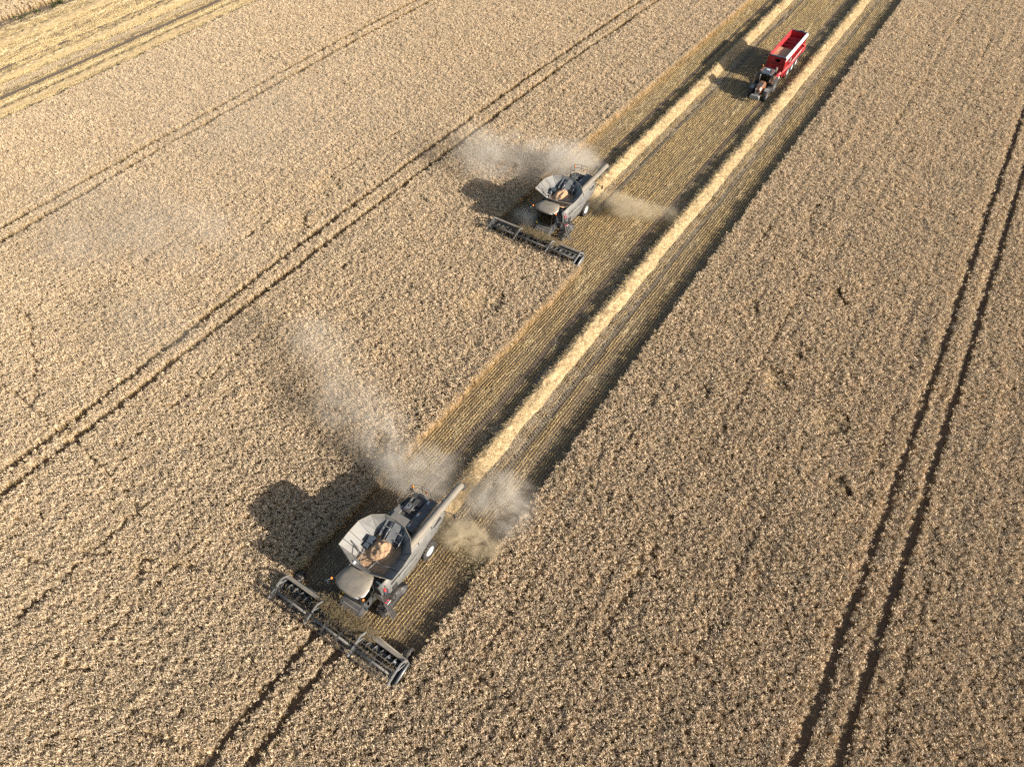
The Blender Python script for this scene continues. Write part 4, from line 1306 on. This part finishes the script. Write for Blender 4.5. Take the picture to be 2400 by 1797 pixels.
for p, q in (((1.3, -2.6, 1.9), (1.35, -3.4, .7)), ((1.3, -2.3, 1.9), (1.15, -2.9, .9)), ((1.25, -3.6, 1.75), (1.15, -4.0, .9))): b.bar(p, q, .12, .12)
b.build_each("auger_strut", M['bright_red'], tl)
b = MB(); b.box((1.28, 3.55, 1.95), (.5, .9, 1.0)); b.box((1.35, 3.3, 2.5), (.35, .5, .3)); b.build("gearbox_housing", M['bright_red'], tl, .05)
b = MB(); b.box((1.45, 3.0, 2.3), (.2, .3, .25)); b.tube([(1.5, 2.8, 2.4), (1.5, 3.4, 2.6)], .04, 6); b.tube([(1.1, -4.4, 2.3), (1.3, -3.7, 1.9)], .03, 6); b.build_each("hydraulic_valve", M['black'], tl)
b = MB(); b.prism([(-2.5, 2.3), (-2.1, 2.9), (-1.7, 2.6), (-1.9, 2.25)], 'x', 1.24, 1.30); b.build("lamp_bracket", M['light_grey'], tl)
b = MB(); b.box((.85, -4.7, 1.0), (.35, .35, .3)); b.box((1.05, -3.6, .95), (.12, .3, .3)); b.build_each("warning_plate", M['white'], tl)
for s_ in (-1, 1):
    for y_ in (-1.9, -.1, 1.7): wheel(tl, (s_ * 1.08, y_, .72), .72, .60, M['rim_white'], 20, .5)
    b = MB(); b.grid([[(s_ * .85, y_, z_), (s_ * 1.4, y_, z_)] for y_, z_ in ((-2.8, 1.2), (-2.6, 1.5), (2.4, 1.55), (2.6, 1.2))]); b.build("mudguard", M['red'], tl, 0, .03)
# load in the front half
b = MB()
rows = [[(x_, y_, 2.98 + .08 * float(N1(np.array([x_ * 2 + 5]), np.array([y_ * 1.3 + 9]))[0]) - (1.1 * max(0, (y_ + .1)) if y_ > -.1 else 0)) for x_ in np.linspace(-1.07, 1.07, 14)] for y_ in np.linspace(Y0 + .04, .9, 30)]
b.grid(rows, 0, True)
o = b.build("grain_load", M['grain']); o.location = (TRAILER[0], TRAILER[1], 0)
tag(o, "flat load of tan grain in the front half of the red trailer", "grain")


# ------------------------------------------------------------------ dust and chaff in the air
def dust_cloud(label, loc, size, rot, dens, scale, lo, hi, seed, col=(.92, .84, .72)):
    m = bpy.data.materials.new("dust_in_air"); m.use_nodes = True
    t = m.node_tree; t.nodes.remove(t.nodes["Principled BSDF"]); out = t.nodes["Material Output"]
    tc = nd(t, "ShaderNodeTexCoord").outputs["Object"]
    ln = t.nodes.new("ShaderNodeVectorMath"); ln.operation = 'LENGTH'; t.links.new(tc, ln.inputs[0])
    mp = nd(t, "ShaderNodeMapping"); mp.inputs["Scale"].default_value = tuple(s_ * scale for s_ in size); mp.inputs["Location"].default_value = (seed * 3.7, seed * 1.3, seed)
    t.links.new(tc, mp.inputs[0])
    n = noise_n(t, mp.outputs[0], 1.0, 5, .66, 1.6)
    n_edge = noise_n(t, mp.outputs[0], .45, 2, .5)
    r_ = math_n(t, 'MULTIPLY_ADD', n_edge, 1.5, math_n(t, 'SUBTRACT', ln.outputs["Value"], .75))
    fall = t.nodes.new("ShaderNodeMapRange"); fall.interpolation_type = 'SMOOTHSTEP'; fall.clamp = True
    fall.inputs[1].default_value = .92; fall.inputs[2].default_value = -.05; t.links.new(r_, fall.inputs[0])
    hard = ramp(t, ln.outputs["Value"], 1.0, .6)
    d = math_n(t, 'MULTIPLY', math_n(t, 'MULTIPLY', math_n(t, 'POWER', ramp(t, n, lo, hi), 1.4), fall.outputs[0]), math_n(t, 'MULTIPLY', hard, dens))
    pv = t.nodes.new("ShaderNodeVolumePrincipled")
    pv.inputs["Color"].default_value = (*col, 1); pv.inputs["Anisotropy"].default_value = .1
    t.links.new(d, pv.inputs["Density"]); t.links.new(pv.outputs[0], out.inputs["Volume"])
    b = MB(); b.sphere((0, 0, 0), 1.0, 0, 10)
    o = b.build("dust_cloud", m); o.location = loc; o.scale = size; o.rotation_euler = (0, 0, rad(rot))
    return tag(o, label, kind="stuff")


GOLD = (.88, .74, .52)
dust_cloud("golden chaff blown out sideways behind the rear wheel of the combine over the wheel tracks", (-16.1, 18.4, .95), (3.9, 2.0, 1.4), 5, 6.0, .9, .34, .64, 1, GOLD)
dust_cloud("grey dust drifting over the stubble and crop edge beside the straw ridge", (-15.6, 21.8, 1.4), (3.9, 5.4, 2.2), -12, 1.4, .65, .36, .70, 2)
dust_cloud("dense grey dust rising behind the engine deck of the combine over the wheel tracks", (-22.3, 20.6, 2.0), (4.2, 4.0, 2.5), 20, 1.35, .6, .35, .70, 3)
dust_cloud("wisps of dust drifting over the wheat from the combine over the wheel tracks", (-29.6, 22.4, 2.8), (8.2, 4.8, 2.8), -14, .52, .40, .38, .72, 4)
dust_cloud("thin dust trail at the far end of the wisps over the wheat", (-36.0, 25.4, 3.2), (7.0, 5.0, 3.0), -20, .26, .40, .38, .72, 5)
dust_cloud("pale dust plume over the wheat beside the combine ahead of the tractor", (-39.5, 60.5, 2.6), (11.0, 7.2, 3.2), 5, .60, .34, .36, .70, 6)
dust_cloud("dust boiling behind the grain tank of the combine ahead of the tractor", (-33.2, 63.4, 2.3), (5.2, 4.8, 2.7), 0, 1.1, .5, .34, .68, 7)
dust_cloud("chaff spray fanning across the stubble from the combine ahead of the tractor", (-24.8, 60.9, 1.2), (7.4, 2.9, 1.6), 9, 2.6, .5, .34, .66, 8, GOLD)
dust_cloud("small dust puff over the header in front of the other cab", (-32.2, 53.0, 1.6), (3.2, 2.0, 1.4), 0, .8, .6, .36, .68, 9)
dust_cloud("broad thin dust haze hanging over the wheat between the tramlines", (-62.0, 28.5, 3.5), (22, 12, 4.2), 12, .085, .16, .36, .70, 10)
dust_cloud("faint dust haze over the wheat beside the wisps", (-50.0, 20.0, 3.0), (13, 9, 3.4), 20, .06, .2, .36, .70, 11)

dust_cloud("very thin pale dust hanging over the wheat near the old cut strip", (-72.0, 52.0, 3.0), (34, 30, 4.5), 15, .045, .07, .25, .75, 12)

b = MB(); r = random.Random(3)
for i in range(1500):
    t = r.random() ** .8
    x_ = -18.2 + 4.2 * t + r.gauss(0, .15); y_ = 18.3 - .8 * t + r.gauss(0, .35 + .7 * t); z_ = max(.1, 1.5 - 1.2 * t + r.gauss(0, .25))
    d = Vector((r.gauss(.2, .3), r.gauss(0, .2), r.gauss(0, .12))); d = d.normalized() * (.06 + r.random() * .16); p = Vector((x_, y_, z_))
    s_ = d.cross(Vector((r.gauss(0, 1), r.gauss(0, 1), r.gauss(0, 1)))).normalized() * .012
    b.add([p - s_, p + s_, p + d + s_, p + d - s_], [(0, 1, 2, 3)])
o = b.build("flying_straw", M['strewn']); tag(o, "bits of straw flying in the golden chaff behind the rear wheel", kind="stuff")
